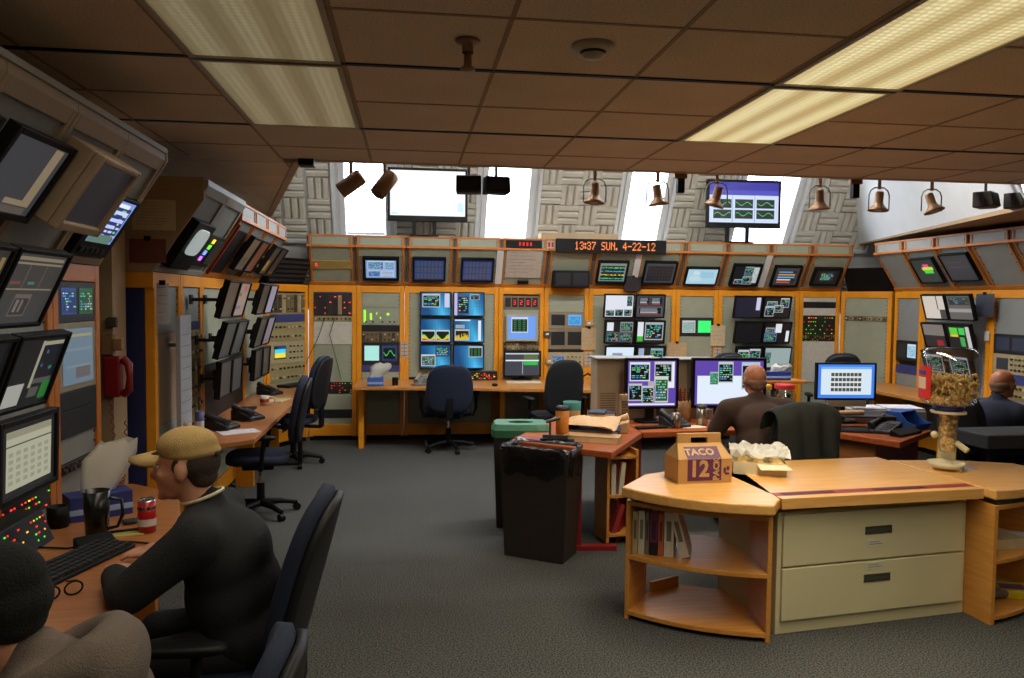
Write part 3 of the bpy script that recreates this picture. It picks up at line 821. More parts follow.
q = G('black_plastic'); q.box(-.07,.07,-.02,.01,-.02,.02); tag(q.build('keypad', loc=on_hutch(1.40,.06,-.012), rot=(HT,0,0), bevel=.004), 'small black keypad under the paper chart', 'keypad')
t = thing('tube_monitor_pair', 'black housing with two dark picture tubes below the orange clock', 'monitor', (1.985,9.62,1.905), 0)
q = G('black_plastic'); q.box(-.225,.225,-.14,.06,0,.21); q.build('housing', t, bevel=.006)
for i in (-1,1):
    q = G('screen',(16,16,18)); q.add([(i*.108-.09,-.143,.03),(i*.108+.09,-.143,.03),(i*.108+.09,-.143,.18),(i*.108-.09,-.143,.18)],[(0,1,2,3)]); q.build('screen', t)
sheet_on('dark photo sheet hanging between two overhead monitors', on_hutch(2.80,.05,-.05), .22,.19,(56,48,50),0,R(12),0, name='photo_sheet')
# orange clock and LED displays on the top strip
FONT = {'1':'00100 01100 00100 00100 00100 00100 01110','3':'01110 10001 00001 00110 00001 10001 01110','7':'11111 00001 00010 00100 00100 01000 01000','2':'01110 10001 00001 00010 00100 01000 11111','4':'00010 00110 01010 10010 11111 00010 00010',
 'S':'01111 10000 10000 01110 00001 00001 11110','U':'10001 10001 10001 10001 10001 10001 01110','N':'10001 11001 10101 10011 10001 10001 10001','.':'00000 00000 00000 00000 00000 01100 01100','-':'00000 00000 00000 11111 00000 00000 00000',':':'00000 01100 01100 00000 01100 01100 00000',' ':'00000 00000 00000 00000 00000 00000 00000'}
t = thing('clock_display', 'long black clock with orange LED date and time on the back consoles', 'clock', (2.45,BY-.345,2.41), 0)
q = G('black_plastic'); q.box(-.69,.69,-.0,.04,-.085,.085); q.build('housing', t, bevel=.004)
q = G('led',(255,130,50))
txt = '13:37 SUN. 4-22-12'; dx = .0100; x = -.46
for ch in txt:
    rows = FONT[ch].split(); lo, hi = (1,3) if ch in ':.' else (0,5)
    for j, row in enumerate(rows):
        for i in range(lo, hi):
            if row[i] == '1': q.quad(x+(i-lo)*dx, x+(i-lo)*dx+dx*.86, .05-j*.0138-.0125, .05-j*.0138, -.002)
    x += dx*((hi-lo)+1.0)
q.build('lettering', t)
t = thing('counter_display', 'short black counter with four red digits left of the orange clock', 'display', (1.37,BY-.32,2.42), 0)
q = G('black_plastic'); q.box(-.22,.22,0,.03,-.045,.045); q.build('housing', t, bevel=.003)
q = G('led'); [seven(q, -.06+.045*i, -.02, .04, ch) for i, ch in enumerate('8888')]; q.build('red_digits', t, (0,.011,0))
t = thing('switch_plate', 'little red and white switch plate beside the orange clock', 'switch', (1.70,BY-.315,2.42), 0)
q = G('paint',(190,180,170)); q.box(-.045,.045,0,.02,-.045,.045); q.build('plate', t)
q = G('paint',(170,30,30)); q.box(-.035,-.008,-.006,0,-.03,.03); q.box(.008,.035,-.006,0,-.03,.03); q.build('switch_rocker', t)
q = G('wall_tan'); q.box(1.62,2.60,9.62,9.92,2.49,2.585); tag(q.build('storage_board', bevel=.004), 'long tan board lying on top of the back consoles behind the clock', 'board')

# monitor arrays on the back racks
ga = 'six blue monitors on the wide back rack'
blue = [[ocean(win(.05,.35,.65,.95,'text',1),sheet(.80,.35,.97,.97,(200,200,230))), ocean([(.0,0,.10,1,(190,180,230))],win(.12,.05,.5,.95,'text',2,(60,90,130)),win(.55,.7,.85,.95,'text',3))],
        [ocean(win(.02,.02,.49,.52,'bars',1,(190,200,200)),win(.51,.02,.98,.52,'bars',2,(190,200,200))), ocean([(.02,.93,.55,.99,(220,230,240)),(.82,.05,.92,.95,(225,230,235))],win(.02,.05,.52,.55,'ybars',3),win(.05,.6,.35,.75,'text',9,(190,190,200),(150,150,160)))],
        [ocean(win(.02,.08,.5,.6,'text',14,(200,210,200),(60,70,60)),win(.5,.5,.98,.98,'text',5,(20,70,110),(20,60,90))), ocean(win(.5,.48,.97,.97,'cols',6))]]
rown = ['top','middle','bottom']; coln = ['left','right']
for j in range(3):
    for i in range(2):
        monitor('bright blue desktop monitor, %s row, %s column of the six-screen block' % (rown[j], coln[i]), (.32+.41*i, BY-.06, 1.685-.325*j), 0, 0, .385,.30, blue[j][i], bw=.012, arm=.09, group=ga)
gf = 'six-screen block on the back rack beside the sheets'
fcon = [[full((222,226,236))+win(.78,.5,.97,.98,'text',1,(120,120,120))+win(.02,.02,.34,.32,'text',2)+win(.36,.02,.66,.36,'text',3)+win(.68,.02,.98,.36,'text',4), dark(win(.08,.55,.46,.97,'rows',1,(60,60,64)),win(.5,.55,.95,.97,'rows',5,(60,60,64)),win(.05,.1,.95,.48,'rows',3,(90,90,96)),c=(60,62,66))],
        [dark(sheet(.04,.55,.28,.95),win(.02,.02,.48,.5,'text',4,(80,90,90)),win(.5,.02,.98,.5,'text',6,(110,90,90)),win(.52,.52,.98,.98,'text',7,(150,150,150))), dark(sheet(.03,.3,.24,.98),[(.03,.05,.24,.3,(60,180,60))],win(.3,.12,.97,.97,'text',8,(170,176,180)))],
        [full((214,232,250))+win(.2,.25,.62,.8,'rows',3,(230,230,240),(150,160,190)), dark(win(.5,.1,.95,.95,'text',9,(120,170,180)),sheet(.05,.1,.25,.95,(150,170,200)))]]
for j in range(3):
    for i in range(2):
        monitor('%s monitor, %s of the block beside the pinned sheets' % ([['white page','dark chart'],['four-pane','white and black'],['pale photo page','dark text']][j][i], rown[j]+' '+coln[i]), (2.59+.40*i+.02*j, 9.47+.04*j, 1.68-.325*j), 0, R(10), .385,.30, fcon[j][i], bw=.016, arm=.15, group=gf)
hcon = [[dark(sheet(.8,.35,.96,.98,(200,200,228)),c=(28,28,44)), dark(win(.1,.55,.5,.8,'text',1),win(.62,.5,.95,.97,'text',2),win(.05,.05,.4,.55,'text',3),win(.4,.25,.75,.62,'text',4))],
        [full((12,12,14)), dark(win(.02,.05,.5,.48,'text',7,(90,120,170)),win(.05,.52,.4,.75,'text',8),sheet(.42,.5,.66,.95),sheet(.85,.05,.97,.6),c=(12,12,14))],
        [dark(win(.06,.1,.48,.9,'text',10),win(.5,.2,.92,.95,'text',11),c=(10,10,12)), full((150,166,166))+win(.0,.2,.25,.8,'text',12,(120,140,140))]]
for j in range(3):
    for i in range(2):
        monitor('%s monitor, %s of the block behind the brown-shirted man' % ([['dark violet','scattered windows'],['blank black','blue plot'],['two black windows','pale grey']][j][i], rown[j]+' '+coln[i]), (4.28+.385*i+.03*j, 9.47+.04*j, 1.68-.325*j), 0, R(14), .375,.29, hcon[j][i], bw=.014, arm=.15, group='six-screen block behind the brown-shirted man')
t = monitor('pale blue display with black window under the red counter row', (1.395,BY-.055,1.40), 0, 0, .40,.34, full((110,160,240))+win(.12,.28,.72,.95,'cols',2,(210,214,220)), bezel='beige_plastic', bw=.025, arm=.085)
t = monitor('wide monitor with a green chart at the back desk', (1.395,BY-.12,.95), 0, 0, .47,.32, dark([(.02,.62,.98,.68,(230,236,240)),(.02,.92,.98,.97,(210,214,220)),(.5,.05,.52,.6,(170,175,180)),(.54,.45,.95,.6,(40,190,70)),(.54,.7,.95,.9,(90,110,60))],c=(60,62,72)), bw=.018, desk=.745)
# pinned sheets and small boxes on rack posts
for lab, x, z, w_, h_, col, ln in (('cream note sheet clipped to the rack post under the clock',2.26,1.26,.19,.28,(190,164,124),5),('square tan note clipped to the middle rack post',3.42,1.12,.26,.19,(196,168,128),4),('cream note sheet with a red line clipped beside the green tube',3.97,1.31,.20,.27,(206,186,150),4)):
    sheet_on(lab, (x,BY-.012,z), w_,h_,col,0,0,ln)
for x, z in ((-.09,1.07),(-.09,.0)): pass
gg = 'small grid cards on the rack posts'
for x, z, lab in ((-.06,1.12,'small grey grid card on the post left of the blue monitors'),(2.255,1.0,'small grey grid card below the cream note sheet'),(3.97,1.06,'small grey grid card below the sheet with a red line')):
    t = thing('grid_card', lab, 'card', (x,BY-.003,z), 0, gg)
    q = G('paint',(190,180,168)); q.box(-.045,.045,-.004,.002,-.09,.09); q.build('card', t)
    q = G('paint',(110,100,96))
    for i in range(4): q.box(-.04,.04,-.0055,-.004,-.075+.045*i,-.068+.045*i)
    q.box(-.003,.003,-.0055,-.004,-.085,.085); q.build('printed_grid', t)
for x, z, lab in ((1.72,1.32,'small black wall box on the post right of the pale blue display'),(1.75,.98,'small tan intercom box beside the wide monitor'),(2.255,1.46,'little tan plate on the post under the clock')):
    q = G('paint',(60,58,54) if z == 1.32 else (176,150,110)); q.box(-.045,.045,-.035,.0,-.035,.035); q.use('paint',(230,225,210)); q.box(-.02,.02,-.037,-.035,-.012,.012)
    tag(q.build('post_box', loc=(x,BY,z), bevel=.004), lab, 'box')
for x, lab in ((-1.02,'thin green cable drooping across the first back rack'),(-.90,'second thin cable drooping across the first back rack')):
    q = G('paint',(40,60,44)); q.tube([(x,BY-.005,1.5),(x-.06,BY-.03,1.3),(x+.02 if x>-1 else x-.2,BY-.04,1.0),(x+.08 if x>-1 else x-.28,BY-.02,.75)], .0045, 6)
    tag(q.build('cable'), lab, 'cable')
# back desk (long counter in front of the racks)
g = G('back_desk'); g.prism([(-.62,8.90),(.5,8.82),(1.5,8.62),(2.3,8.42),(3.3,8.42),(3.9,8.6),(4.0,9.69),(-.62,9.69)], .71,.75)
t = thing('back_counter', 'long pale wooden counter running along the back racks', 'counter', (0,0,0))
g.build('counter_top', t, bevel=.006)
for x in (-.55,1.1,2.7,3.8):
    q = G('rack_yellow'); q.box(x-.03,x+.03,9.15,9.68,0,.71); q.build('leg_panel', t)
# ------------------------------------------------------------------ left rows (face +x); local x runs away from the camera
LX = -1.60
Q = PI/2
def lrack(y0, y1, label, mods, grp, **kw): return rack(label, (LX,y0,0), Q, y1-y0, mods, group=grp, **kw)
gl = 'yellow racks of the left row'
lrack(5.20,5.78,'yellow left-row rack with blue end panel beside the red telephone',[(P,.2,.9,'panel_grey'),(P,.9,1.5,'hutch_tan'),(P,1.5,1.815,'panel_grey')],gl,side='blue_panel',z_lo=.12)
lrack(5.78,6.35,'yellow left-row rack with tan plug-in modules',[(P,.2,.74),('tanmods',.74,1.0),('mods',1.0,1.28),('tanmods',1.28,1.5),('strip',1.5,1.56),(P,1.56,1.815,'panel_grey')],gl)
lrack(6.35,7.90,'wide yellow left-row rack behind the first block of dark monitors',[(P,.2,.74),('black',.74,1.2),(P,1.2,1.815)],gl)
lrack(7.90,9.05,'wide yellow left-row rack next to the corner',[(P,.2,.74),(P,.74,1.2),(P,1.2,1.815)],gl)
yb = [5.2,5.78,6.35,6.93,7.5,8.08,8.62]
ln = ['grey-framed and nearest, holding a lit round tube','grey-framed, with coloured lamps','with a blue-black blank face','holding two tilted dark monitors','with knobs on its face','holding two dark monitors by the corner']
for i in range(6):
    h_ = hutch('left-row overhead console ' + ln[i], (LX,yb[i],0), Q, yb[i+1]-yb[i], frame='hutch_grey' if i < 2 else 'rack_orange', face='panel_grey', strip='hutch_grey', group='overhead consoles of the left row', flat=i < 2)
    if i == 0:
        e = G('tan_side'); e.extrude_x([(.012,1.895),(-.31,2.36),(-.31,2.50),(.62,2.50),(.62,1.895)], -.02, 0.0); e.build('end_panel', h_)
        e = G('rack_yellow'); e.box(-.02,0,.0,.62,1.80,1.9); e.build('end_rail', h_)
def lface(y, s, off=.07):   # point off the sloping face of the left overheads
    return (LX + .014 + .27*s + off, y, 1.945 + .407*s)
t = thing('tube_display', 'black housing with a pale lit round-cornered tube on the nearest left overhead console', 'monitor', lface(5.49,.38,.03), Q, None, HT)
q = G('black_plastic'); q.box(-.22,.22,-.03,.05,-.19,.17); q.build('housing', t, bevel=.006)
q = G('screen',(150,160,158)); q.pad(.30,.20,.02,e=4,n=24); q.use(col=(196,205,200)); q.build('screen', t, (0,-.034,.03))
t = thing('indicator_panel', 'dark panel with green, yellow and violet lamps on a left overhead console', 'control panel', lface(6.065,.34,.012), Q, None, HT)
q = G('dark_plastic'); q.box(-.22,.22,-.01,.02,-.13,.13); q.build('plate', t, bevel=.004)
for i, c in enumerate(((200,110,255),(120,150,255),(110,240,60),(230,200,60))):
    q = G('led',c); q.box(-.16+.018*i,-.10+.018*i,-.016,-.01,-.08+.05*i,-.045+.05*i); q.build('indicator_lamp', t)
q = G('paint',(70,70,66))
for i in range(5): q.box(-.01+.04*i,.02+.04*i,-.02,-.01,-.1,.1)
q.build('slot_cards', t)
t = thing('blank_plate', 'blue-black glossy plate on the third left overhead console', 'panel', lface(6.63,.42,.01), Q, None, HT)
q = G('black_plastic'); q.box(-.2,.2,-.01,.02,-.2,.2); q.build('plate', t, bevel=.006)
q = G('red_metal'); q.box(-.245,-.215,-.02,.02,-.22,.24); q.build('red_edge_strip', t)
for y, c, lab in ((7.02,dimmed(full((130,110,84))+[(.2,.1,.8,.4,(90,84,70))],.6),'tilted monitor with a brown picture on the left overhead row'),(7.42,dimmed(full((150,80,60)),.55),'tilted monitor with a reddish picture on the left overhead row'),(8.12,dimmed(full((70,70,60))+[(.2,.1,.6,.5,(220,170,60))],.55),'tilted dark monitor with an orange glow near the left corner'),(8.5,full((26,26,28)),'tilted black monitor nearest the left corner')):
    monitor(lab, lface(y,.40,.10), Q, HT, .37,.34, c, bw=.02, arm=.115, group='monitors on the left overhead row')
t = thing('knob_panel', 'tan panel with brass knobs on the left overhead row', 'control panel', lface(7.79,.3,.012), Q, None, HT)
q = G('paint',(120,104,70)); q.box(-.2,.2,-.01,.02,-.16,.18); q.build('plate', t)
for i in range(3):
    for j in range(3): q = G('metalpaint',(190,150,80)); q.cyl((-.1+.1*i,-.01,-.1+.1*j),(-.1+.1*i,-.035,-.1+.1*j),.018,n=10); q.build('knob', t)
# monitor blocks on the left row
cl1 = [[dimmed(full((88,70,56)),.8), dimmed(full((176,148,136))+[(.55,.75,.75,.95,(190,70,60)),(.2,.6,.4,.7,(90,70,60)),(.15,.2,.6,.3,(110,100,150))],.8)], [dimmed(full((60,62,58)),.9), dimmed(full((54,58,58))+[(.3,.5,.7,.8,(66,72,72))],.9)], [dimmed(full((70,64,58)),.8), dimmed(full((60,60,62)),.8)]]
cl2 = [[dimmed(full((66,54,44)),.8), dimmed(full((170,160,186)),.8)], [dimmed(full((58,54,48)),.8), dimmed(full((150,138,156))+[(.2,.1,.8,.15,(110,70,80))],.75)], [full((30,28,26)), full((40,38,36))]]
for blk, (ya, cc, nm) in enumerate(((5.98,cl1,'nearer'),(7.30,cl2,'farther'))):
    for j in range(3):
        for i in range(2):
            monitor('%s %s monitor of the %s dark block on the left row' % (rown[j], ['near','far'][i], nm), (-1.30-.05*j, ya+.40*i+.14*j, 1.725-.305*j), Q, R(16 if j < 2 else 4), .385,.285, cc[j][i], bw=.014, arm=.29-.05*j, group='monitor blocks of the left row')
# left desk
t = thing('wall_desk', 'long brown wall desk along the left row of racks', 'desk', (0,0,0))
g = G('desk_brown'); g.prism([(-1.6,5.40),(-1.30,5.46),(-1.08,5.66),(-1.09,9.0),(-1.3,9.2),(-1.6,9.08)], .71,.75); g.build('desk_top', t, bevel=.006)
for y in (5.6,7.4,8.8):
    q = G('rack_yellow'); q.box(-1.58,-1.42,y-.02,y+.02,0,.71); q.build('leg_panel', t)
# white document board sticking out, sheets on the end panel
t = thing('document_board', 'tall white document board hung on the left row racks', 'board', (-1.5,5.49,1.22), Q)
q = G('paint',(170,172,180)); q.box(-.13,.13,-.01,.02,-.4,.4); q.build('board', t, bevel=.003)
q = G('paint',(120,120,132)); [q.quad(-.10,.10,-.33+.075*i,-.325+.075*i,-.0105) for i in range(9)]; q.build('printed_lines', t)
q = G('steel'); q.cyl((0,.02,.2),(0,.1,.2),.012); q.build('bracket', t)
sheet_on('curling white list hung on the orange end post', (-1.545,5.185,1.70), .075,.26,(206,202,214),0,0,4,(130,126,136))
sheet_on('faded printed notice on the brown end of the left overhead row', (-1.59,5.178,2.255), .26,.19,(206,184,146),0,0,8,(150,132,104),hole=False)
sheet_on('dark red notice on the brown end of the left overhead row', (-1.63,5.178,2.03), .22,.15,(120,62,52),0,0,0,hole=True)
# short wall pier objects: thermostat boxes and the red telephone
t = thing('wall_box', 'grey switch box on the tan pier above the red telephone', 'box', (-1.75,4.9,1.59), 0)
q = G('paint',(80,74,66)); q.box(-.02,.035,-.03,0,-.03,.03); q.build('housing', t, bevel=.004)
t = thing('phone_jack', 'tan telephone adaptor with side block on the tan pier', 'telephone jack', (-1.76,4.9,1.46), 0)
q = G('paint',(150,112,80)); q.box(-.035,.03,-.05,0,-.06,.06); q.build('housing', t, bevel=.004)
q = G('paint',(166,120,84)); q.box(.03,.085,-.06,-.01,-.035,.035); q.build('plug_block', t, bevel=.006)
t = thing('wall_telephone', 'dark red wall telephone with hanging coiled cord on the tan pier', 'telephone', (-1.73,4.9,1.27), 0)
q = G('red_metal'); q.box(-.05,.045,-.07,0,-.12,.12); q.build('housing', t, bevel=.012)
q = G('red_metal'); q.tube([(.06,-.05,.10),(.095,-.07,.075),(.10,-.07,0),(.095,-.07,-.075),(.06,-.05,-.10)], [.026,.024,.017,.024,.026], 10); q.build('handset', t)
q = G('red_metal'); pts = []
for i in range(140):
    a = i/140; th = a*2*PI*26; cx = .03*math.sin(a*PI); cz = -.12-.52*math.sin(a*PI*.92)
    pts.append((-.02+.09*a+cx*.4+.009*math.cos(th), -.05+.009*math.sin(th), cz))
q.tube(pts, .0032, 5); q.build('coiled_cord', t)

# ------------------------------------------------------------------ near left console
gn = 'racks of the near left console'
NB = [1.62,2.16,2.70,3.24,3.78,4.32]
nm_ = ['hidden behind the hooded person','behind the leftmost monitors','behind the monitor stack','left of the lit twin tube unit','with a twin lit tube unit and a large blue-grey display']
dkf = dict(frame='rack_orange')
for i in range(5):
    mods = [(P,.2,.8,'panel_grey'),('leds',.80,.95),(P,.95,1.3,'panel_grey'),(P,1.3,1.815,'panel_grey')]
    if i == 4: mods = [(P,.2,.74,'panel_grey'),(P,.74,.9,'panel_grey'),('slots',.9,.95),(P,.95,1.07,'panel_grey'),('black',1.07,1.2),('black',1.2,1.29),('crt1',1.29,1.62,[dimmed(full((112,134,150))+[(.05,.85,.95,.9,(170,160,110)),(.1,.3,.9,.34,(130,150,160)),(.4,.1,.9,.3,(110,100,100)),(.1,.6,.95,.64,(130,150,160))],.85)]),('crt2',1.62,1.815,[dark(win(0,0,1,1,'text',3,(30,60,120),(20,40,90)),c=(20,40,80)), dimmed(win(0,0,1,1,'text',4,(20,90,50),(16,70,40)),.9)])]
    lrack(NB[i],NB[i+1],'orange-framed near console rack ' + nm_[i], mods, gn, frame='rack_orange')
    h_ = hutch('tan-framed near overhead console ' + ['above the hooded person','above the leftmost dark monitor','behind the large dark flat monitor','behind the thick tan-framed monitor','at the end, with a bright text tube'][i], (LX,NB[i],0), Q, NB[i+1]-NB[i], frame='hutch_tan', face='panel_grey', strip='hutch_tan', group='overhead consoles of the near left row', flat=True)
    if i == 4:
        e = G('hutch_tan'); e.extrude_x([(.012,1.895),(-.34,2.45),(-.34,2.50),(.62,2.50),(.62,1.895)], NB[5]-NB[4], NB[5]-NB[4]+.02); e.build('end_panel', h_)
    e = G('hutch_grey'); e.box(0,NB[i+1]-NB[i],-.345,-.25,2.49,2.515); e.build('silver_edge', h_)
t = thing('text_display', 'bright text tube set in a black frame at the end of the near overhead row', 'monitor', lface(4.06,.36,.012), Q, None, HT)
q = G('black_plastic'); q.box(-.21,.21,-.02,.02,-.17,.17); q.build('housing', t, bevel=.006)
q = G('screen'); screen_into(q, .30,.24, dark(win(0,0,1,1,'text',4,(120,150,220),(30,50,110)),[(0,.86,.8,.95,(230,235,250)),(0,.7,.9,.78,(200,210,250)),(0,.52,.9,.6,(190,200,250)),(0,.36,.7,.44,(190,200,250)),(0,0,.9,.2,(90,120,110))],c=(60,80,150)), -.021, 0,.03); q.build('screen', t)
q = G('dark_plastic'); [q.box(-.16+.06*i,-.12+.06*i,-.03,-.02,-.15,-.12) for i in range(5)]; q.build('control_knobs', t)
# overhead monitors of the near console
ov = dict(group='overhead monitors of the near left console')
monitor('large dark flat monitor with a grey page, nearest the ceiling corner', lface(2.98,.52,.10), Q, HT, .44,.34, dimmed(full((74,74,78))+[(.76,.12,.92,.98,(170,150,120)),(.45,.12,.8,.2,(170,150,120)),(.45,.0,.9,.1,(110,100,90))],.75), bw=.026, arm=.115, **ov)
monitor('dark flat monitor at the left edge of the photo, near overhead row', lface(2.45,.52,.10), Q, HT, .44,.34, full((30,30,34)), bw=.026, arm=.115, **ov)
t = thing('monitor', 'thick tan-framed monitor with a blank dark screen on the near overhead row', 'monitor', lface(3.43,.48,.20), Q, ov['group'], HT)
q = G('hutch_tan'); W, Hh = .21,.17
for a in ((-W,-W+.028,-Hh,Hh),(W-.028,W,-Hh,Hh),(-W+.028,W-.028,Hh-.028,Hh),(-W+.028,W-.028,-Hh,-Hh+.04)): q.box(a[0],a[1],-.0,.04,a[2],a[3])
q.box(-W,W,.04,.15,-Hh,Hh); q.build('housing', t, bevel=.008)
q = G('screen',(30,29,33)); q.quad(-W+.02,W-.02,-Hh+.03,Hh-.02,.02); q.build('screen', t)
q = G('steel'); q.cyl((0,.15,0),(0,.215,0),.03); q.build('mount_arm', t)
# stacked monitors in front of the near console
sm = dict(group='stacked monitors of the near left console')
brown = (176,160,130)
m1 = dimmed(full((84,80,78))+[(.02,.9,.97,.95,brown),(.02,.84,.97,.87,brown),(.02,.48,.97,.5,brown),(.33,.5,.34,.84,(140,130,120)),(.66,.5,.67,.84,(140,130,120)),(.08,.56,.28,.6,(150,90,80)),(.42,.56,.55,.6,(100,150,140)),(.3,.1,.62,.42,(130,120,110)),(.32,.12,.6,.36,(70,68,66)),(.36,.16,.42,.34,(150,140,130)),(.46,.16,.5,.34,(150,140,130))],.7)
m2 = dimmed(full((26,26,28))+[(.5,.25,.56,.95,(180,175,150)),(.5,.88,.98,.94,(180,175,150)),(.6,.4,.96,.86,(24,26,34)),(.66,.75,.70,.8,(70,110,190)),(.82,.5,.88,.55,(50,150,110)),(.62,.55,.66,.6,(60,100,180)),(.56,.3,.96,.38,(90,90,86)),(.8,.05,.97,.32,(40,130,50)),(.02,.02,.4,.34,(190,190,180)),(.55,.1,.75,.25,(90,90,84))],.8)
m3 = dimmed(full((40,38,38))+[(.1,.08,.94,.92,(206,204,176)),(.1,.82,.94,.92,(170,166,140)),(.1,.70,.94,.72,(90,88,76))]+[(.14+.13*i,.16+.1*j,.22+.13*i,.22+.1*j,(176,174,150)) for i in range(6) for j in range(5)],.80)
monitor('stacked monitor with three chart panes, top of the near stack', (-1.325,2.97,1.765), Q, R(25), .40,.30, m1, bw=.016, arm=.26, **sm)
monitor('stacked monitor with a dark desktop and green block, middle of the near stack', (-1.375,3.10,1.46), Q, R(20), .40,.30, m2, bw=.016, arm=.21, **sm)
monitor('stacked monitor with a cream calendar page, bottom of the near stack', (-1.40,3.11,1.15), Q, R(2), .46,.30, m3, bw=.022, arm=.19, **sm)
monitor('monitor at the left photo edge beside the three-pane one', (-1.325,2.55,1.765), Q, R(25), .40,.30, dimmed(full((70,66,60))+[(.9,.1,.97,.9,(180,150,100))],.7), bw=.016, arm=.26, **sm)
monitor('monitor at the left photo edge beside the dark desktop one', (-1.375,2.68,1.46), Q, R(20), .40,.30, full((18,18,20)), bw=.016, arm=.21, **sm)
monitor('monitor at the left photo edge beside the calendar one', (-1.40,2.62,1.15), Q, R(2), .46,.30, dimmed(full((120,96,90)),.8), bw=.022, arm=.19, **sm)
# tilted LED strip box on the desk at the foot of the stack
t = thing('lamp_strip', 'low sloping panel of red and green lamps at the back of the near desk', 'control panel', (-1.5,3.1,.745), Q)
q = G('dark_plastic'); q.extrude_x([(-.06,0),(-.01,.13),(.09,.13),(.09,0)][::-1], -.6,.28); q.build('housing', t, bevel=.004)
q = G('led'); r = random.Random(3)
for i in range(34):
    for j in range(4):
        if r.random() < .42:
            q.use('led', r.choice([(230,40,30),(70,200,40),(70,200,40),(230,180,40)])); x = -.58+.0255*i; z = .03+.024*j; y = -.0615+.05*z/.13
            q.box(x,x+r.choice((.007,.012)),y,y+.012,z,z+.006)
q.build('indicator_lights', t)
# near desk
t = thing('near_desk', 'brown wooden desk of the near left console', 'desk', (0,0,0))
g = G('desk_brown'); g.prism([(-1.6,1.0),(-.98,1.0),(-.92,2.45),(-.95,3.4),(-1.16,4.12),(-1.45,4.34),(-1.6,4.34)], .71,.75); g.build('desk_top', t, bevel=.006)
for y in (1.2,3.0,4.2):
    q = G('rack_orange'); q.box(-1.6,-1.3,y-.025,y+.025,0,.71); q.build('leg_panel', t)

# ------------------------------------------------------------------ right row (faces -x)
RX = 6.0
def rrack(y0, y1, label, mods): return rack(label, (RX,y0,0), -Q, y0-y1, mods, group='yellow racks of the right row')
rrack(9.05,8.52,'yellow right-row rack with a small white lit tube, next to the corner',[(P,.2,.9,'panel_grey'),('strip',.9,1.0),('crt2',1.05,1.3,[(22,22,24),win(0,0,1,1,'text',2,(200,220,235),(150,190,220))]),(P,1.3,1.815,'panel_grey')])
rrack(8.52,7.42,'wide yellow right-row rack behind tilted monitors',[(P,.2,.9,'panel_grey'),(P,.9,1.815,'panel_grey')])
rrack(7.42,6.84,'yellow right-row rack with twin dark tubes and instruments',[(P,.2,.8,'panel_grey'),('knobs',.8,.95),('strip',.95,1.05),('scope',1.05,1.25,[(40,44,50)]),('crt2',1.25,1.45,[(40,44,60),(40,44,60)]),(P,1.45,1.815,'panel_grey')])
rrack(6.84,6.26,'yellow right-row rack cut by the right photo edge',[(P,.2,.8,'panel_grey'),('strip',.95,1.05),('scope',1.05,1.25,[(40,44,50)]),(P,1.45,1.815,'panel_grey')])
ry = [9.05,8.48,7.92,7.40,6.84,6.26]
rn = ['next to the corner','holding the monitor with a coloured blob','holding a dark text monitor','with a wide bare face','cut by the right photo edge']
for i in range(5):
    hutch('right-row overhead console ' + rn[i], (RX,ry[i],0), -Q, ry[i]-ry[i+1], face='panel_grey', strip='hutch_grey', group='overhead consoles of the right row')
def rface(y, s, off=.07): return (RX - .014 - .27*s - off, y, 1.945 + .407*s)
monitor('monitor with a pink, yellow and green blob on the right overhead row', rface(8.2,.42), -Q, HT, .40,.33, full((44,50,48))+[(.45,.65,.7,.78,(230,70,150)),(.35,.52,.85,.66,(210,210,60)),(.4,.38,.8,.54,(60,210,70))], bw=.016, arm=.085, group='monitors on the right overhead row')
monitor('dark text monitor on the right overhead row', rface(7.66,.46), -Q, HT, .44,.34, full((54,54,58))+[(.1,.5,.9,.53,(76,76,80)),(.1,.7,.7,.73,(76,76,80))], bw=.016, arm=.085, group='monitors on the right overhead row')
rc = [[full((206,196,184))+[(.62,.4,.66,1,(40,40,44)),(.7,0,1,.4,(70,66,64))], dimmed(full((120,116,112))+win(.05,.6,.95,.95,'text',3,(90,90,90),(60,60,60))+[(0,.3,1,.45,(190,186,180))],.8)],
      [dimmed(full((150,140,136))+[(0,0,1,.5,(50,46,46)),(.55,.05,.85,.3,(180,40,40))],.8), dark([(.1,.55,.45,.9,(90,200,60)),(.1,.5,.45,.6,(220,180,60)),(.5,.6,.75,.9,(60,200,80)),(.5,.1,.7,.5,(60,160,80)),(.8,0,.98,.95,(190,190,186))])],
      [dark(win(.1,.1,.9,.9,'text',5)), dark(win(.1,.1,.9,.9,'text',6))]]
for j in range(3):
    for i in range(2):
        monitor('%s %s monitor of the block on the right row' % (rown[j], ['left','right'][i]), (5.76+.05*j, 7.98-.40*i+.05*j, 1.71-.315*j), -Q, R(16), .385,.29, rc[j][i], bw=.016, arm=.17, group='monitor block of the right row')
sheet_on('dark photograph hung on the right row beside the monitor block', (5.93,7.42,1.74), .26,.24,(60,62,74),-Q,0,0, name='photo_sheet')
sheet_on('small white card on the right-row rack post', (5.985,7.44,1.42), .07,.10,(200,196,190),-Q,0,0, hole=False)
t = thing('right_counter', 'pale wooden counter along the right row of racks', 'counter', (0,0,0))
g = G('back_desk'); g.prism([(5.35,6.0),(5.99,6.0),(5.99,9.1),(5.75,9.4),(5.3,8.9)], .71,.75); g.build('counter_top', t, bevel=.006)
for y in (6.2,7.6,8.8):
    q = G('rack_yellow'); q.box(5.6,5.99,y-.025,y+.025,0,.71); q.build('leg_panel', t)
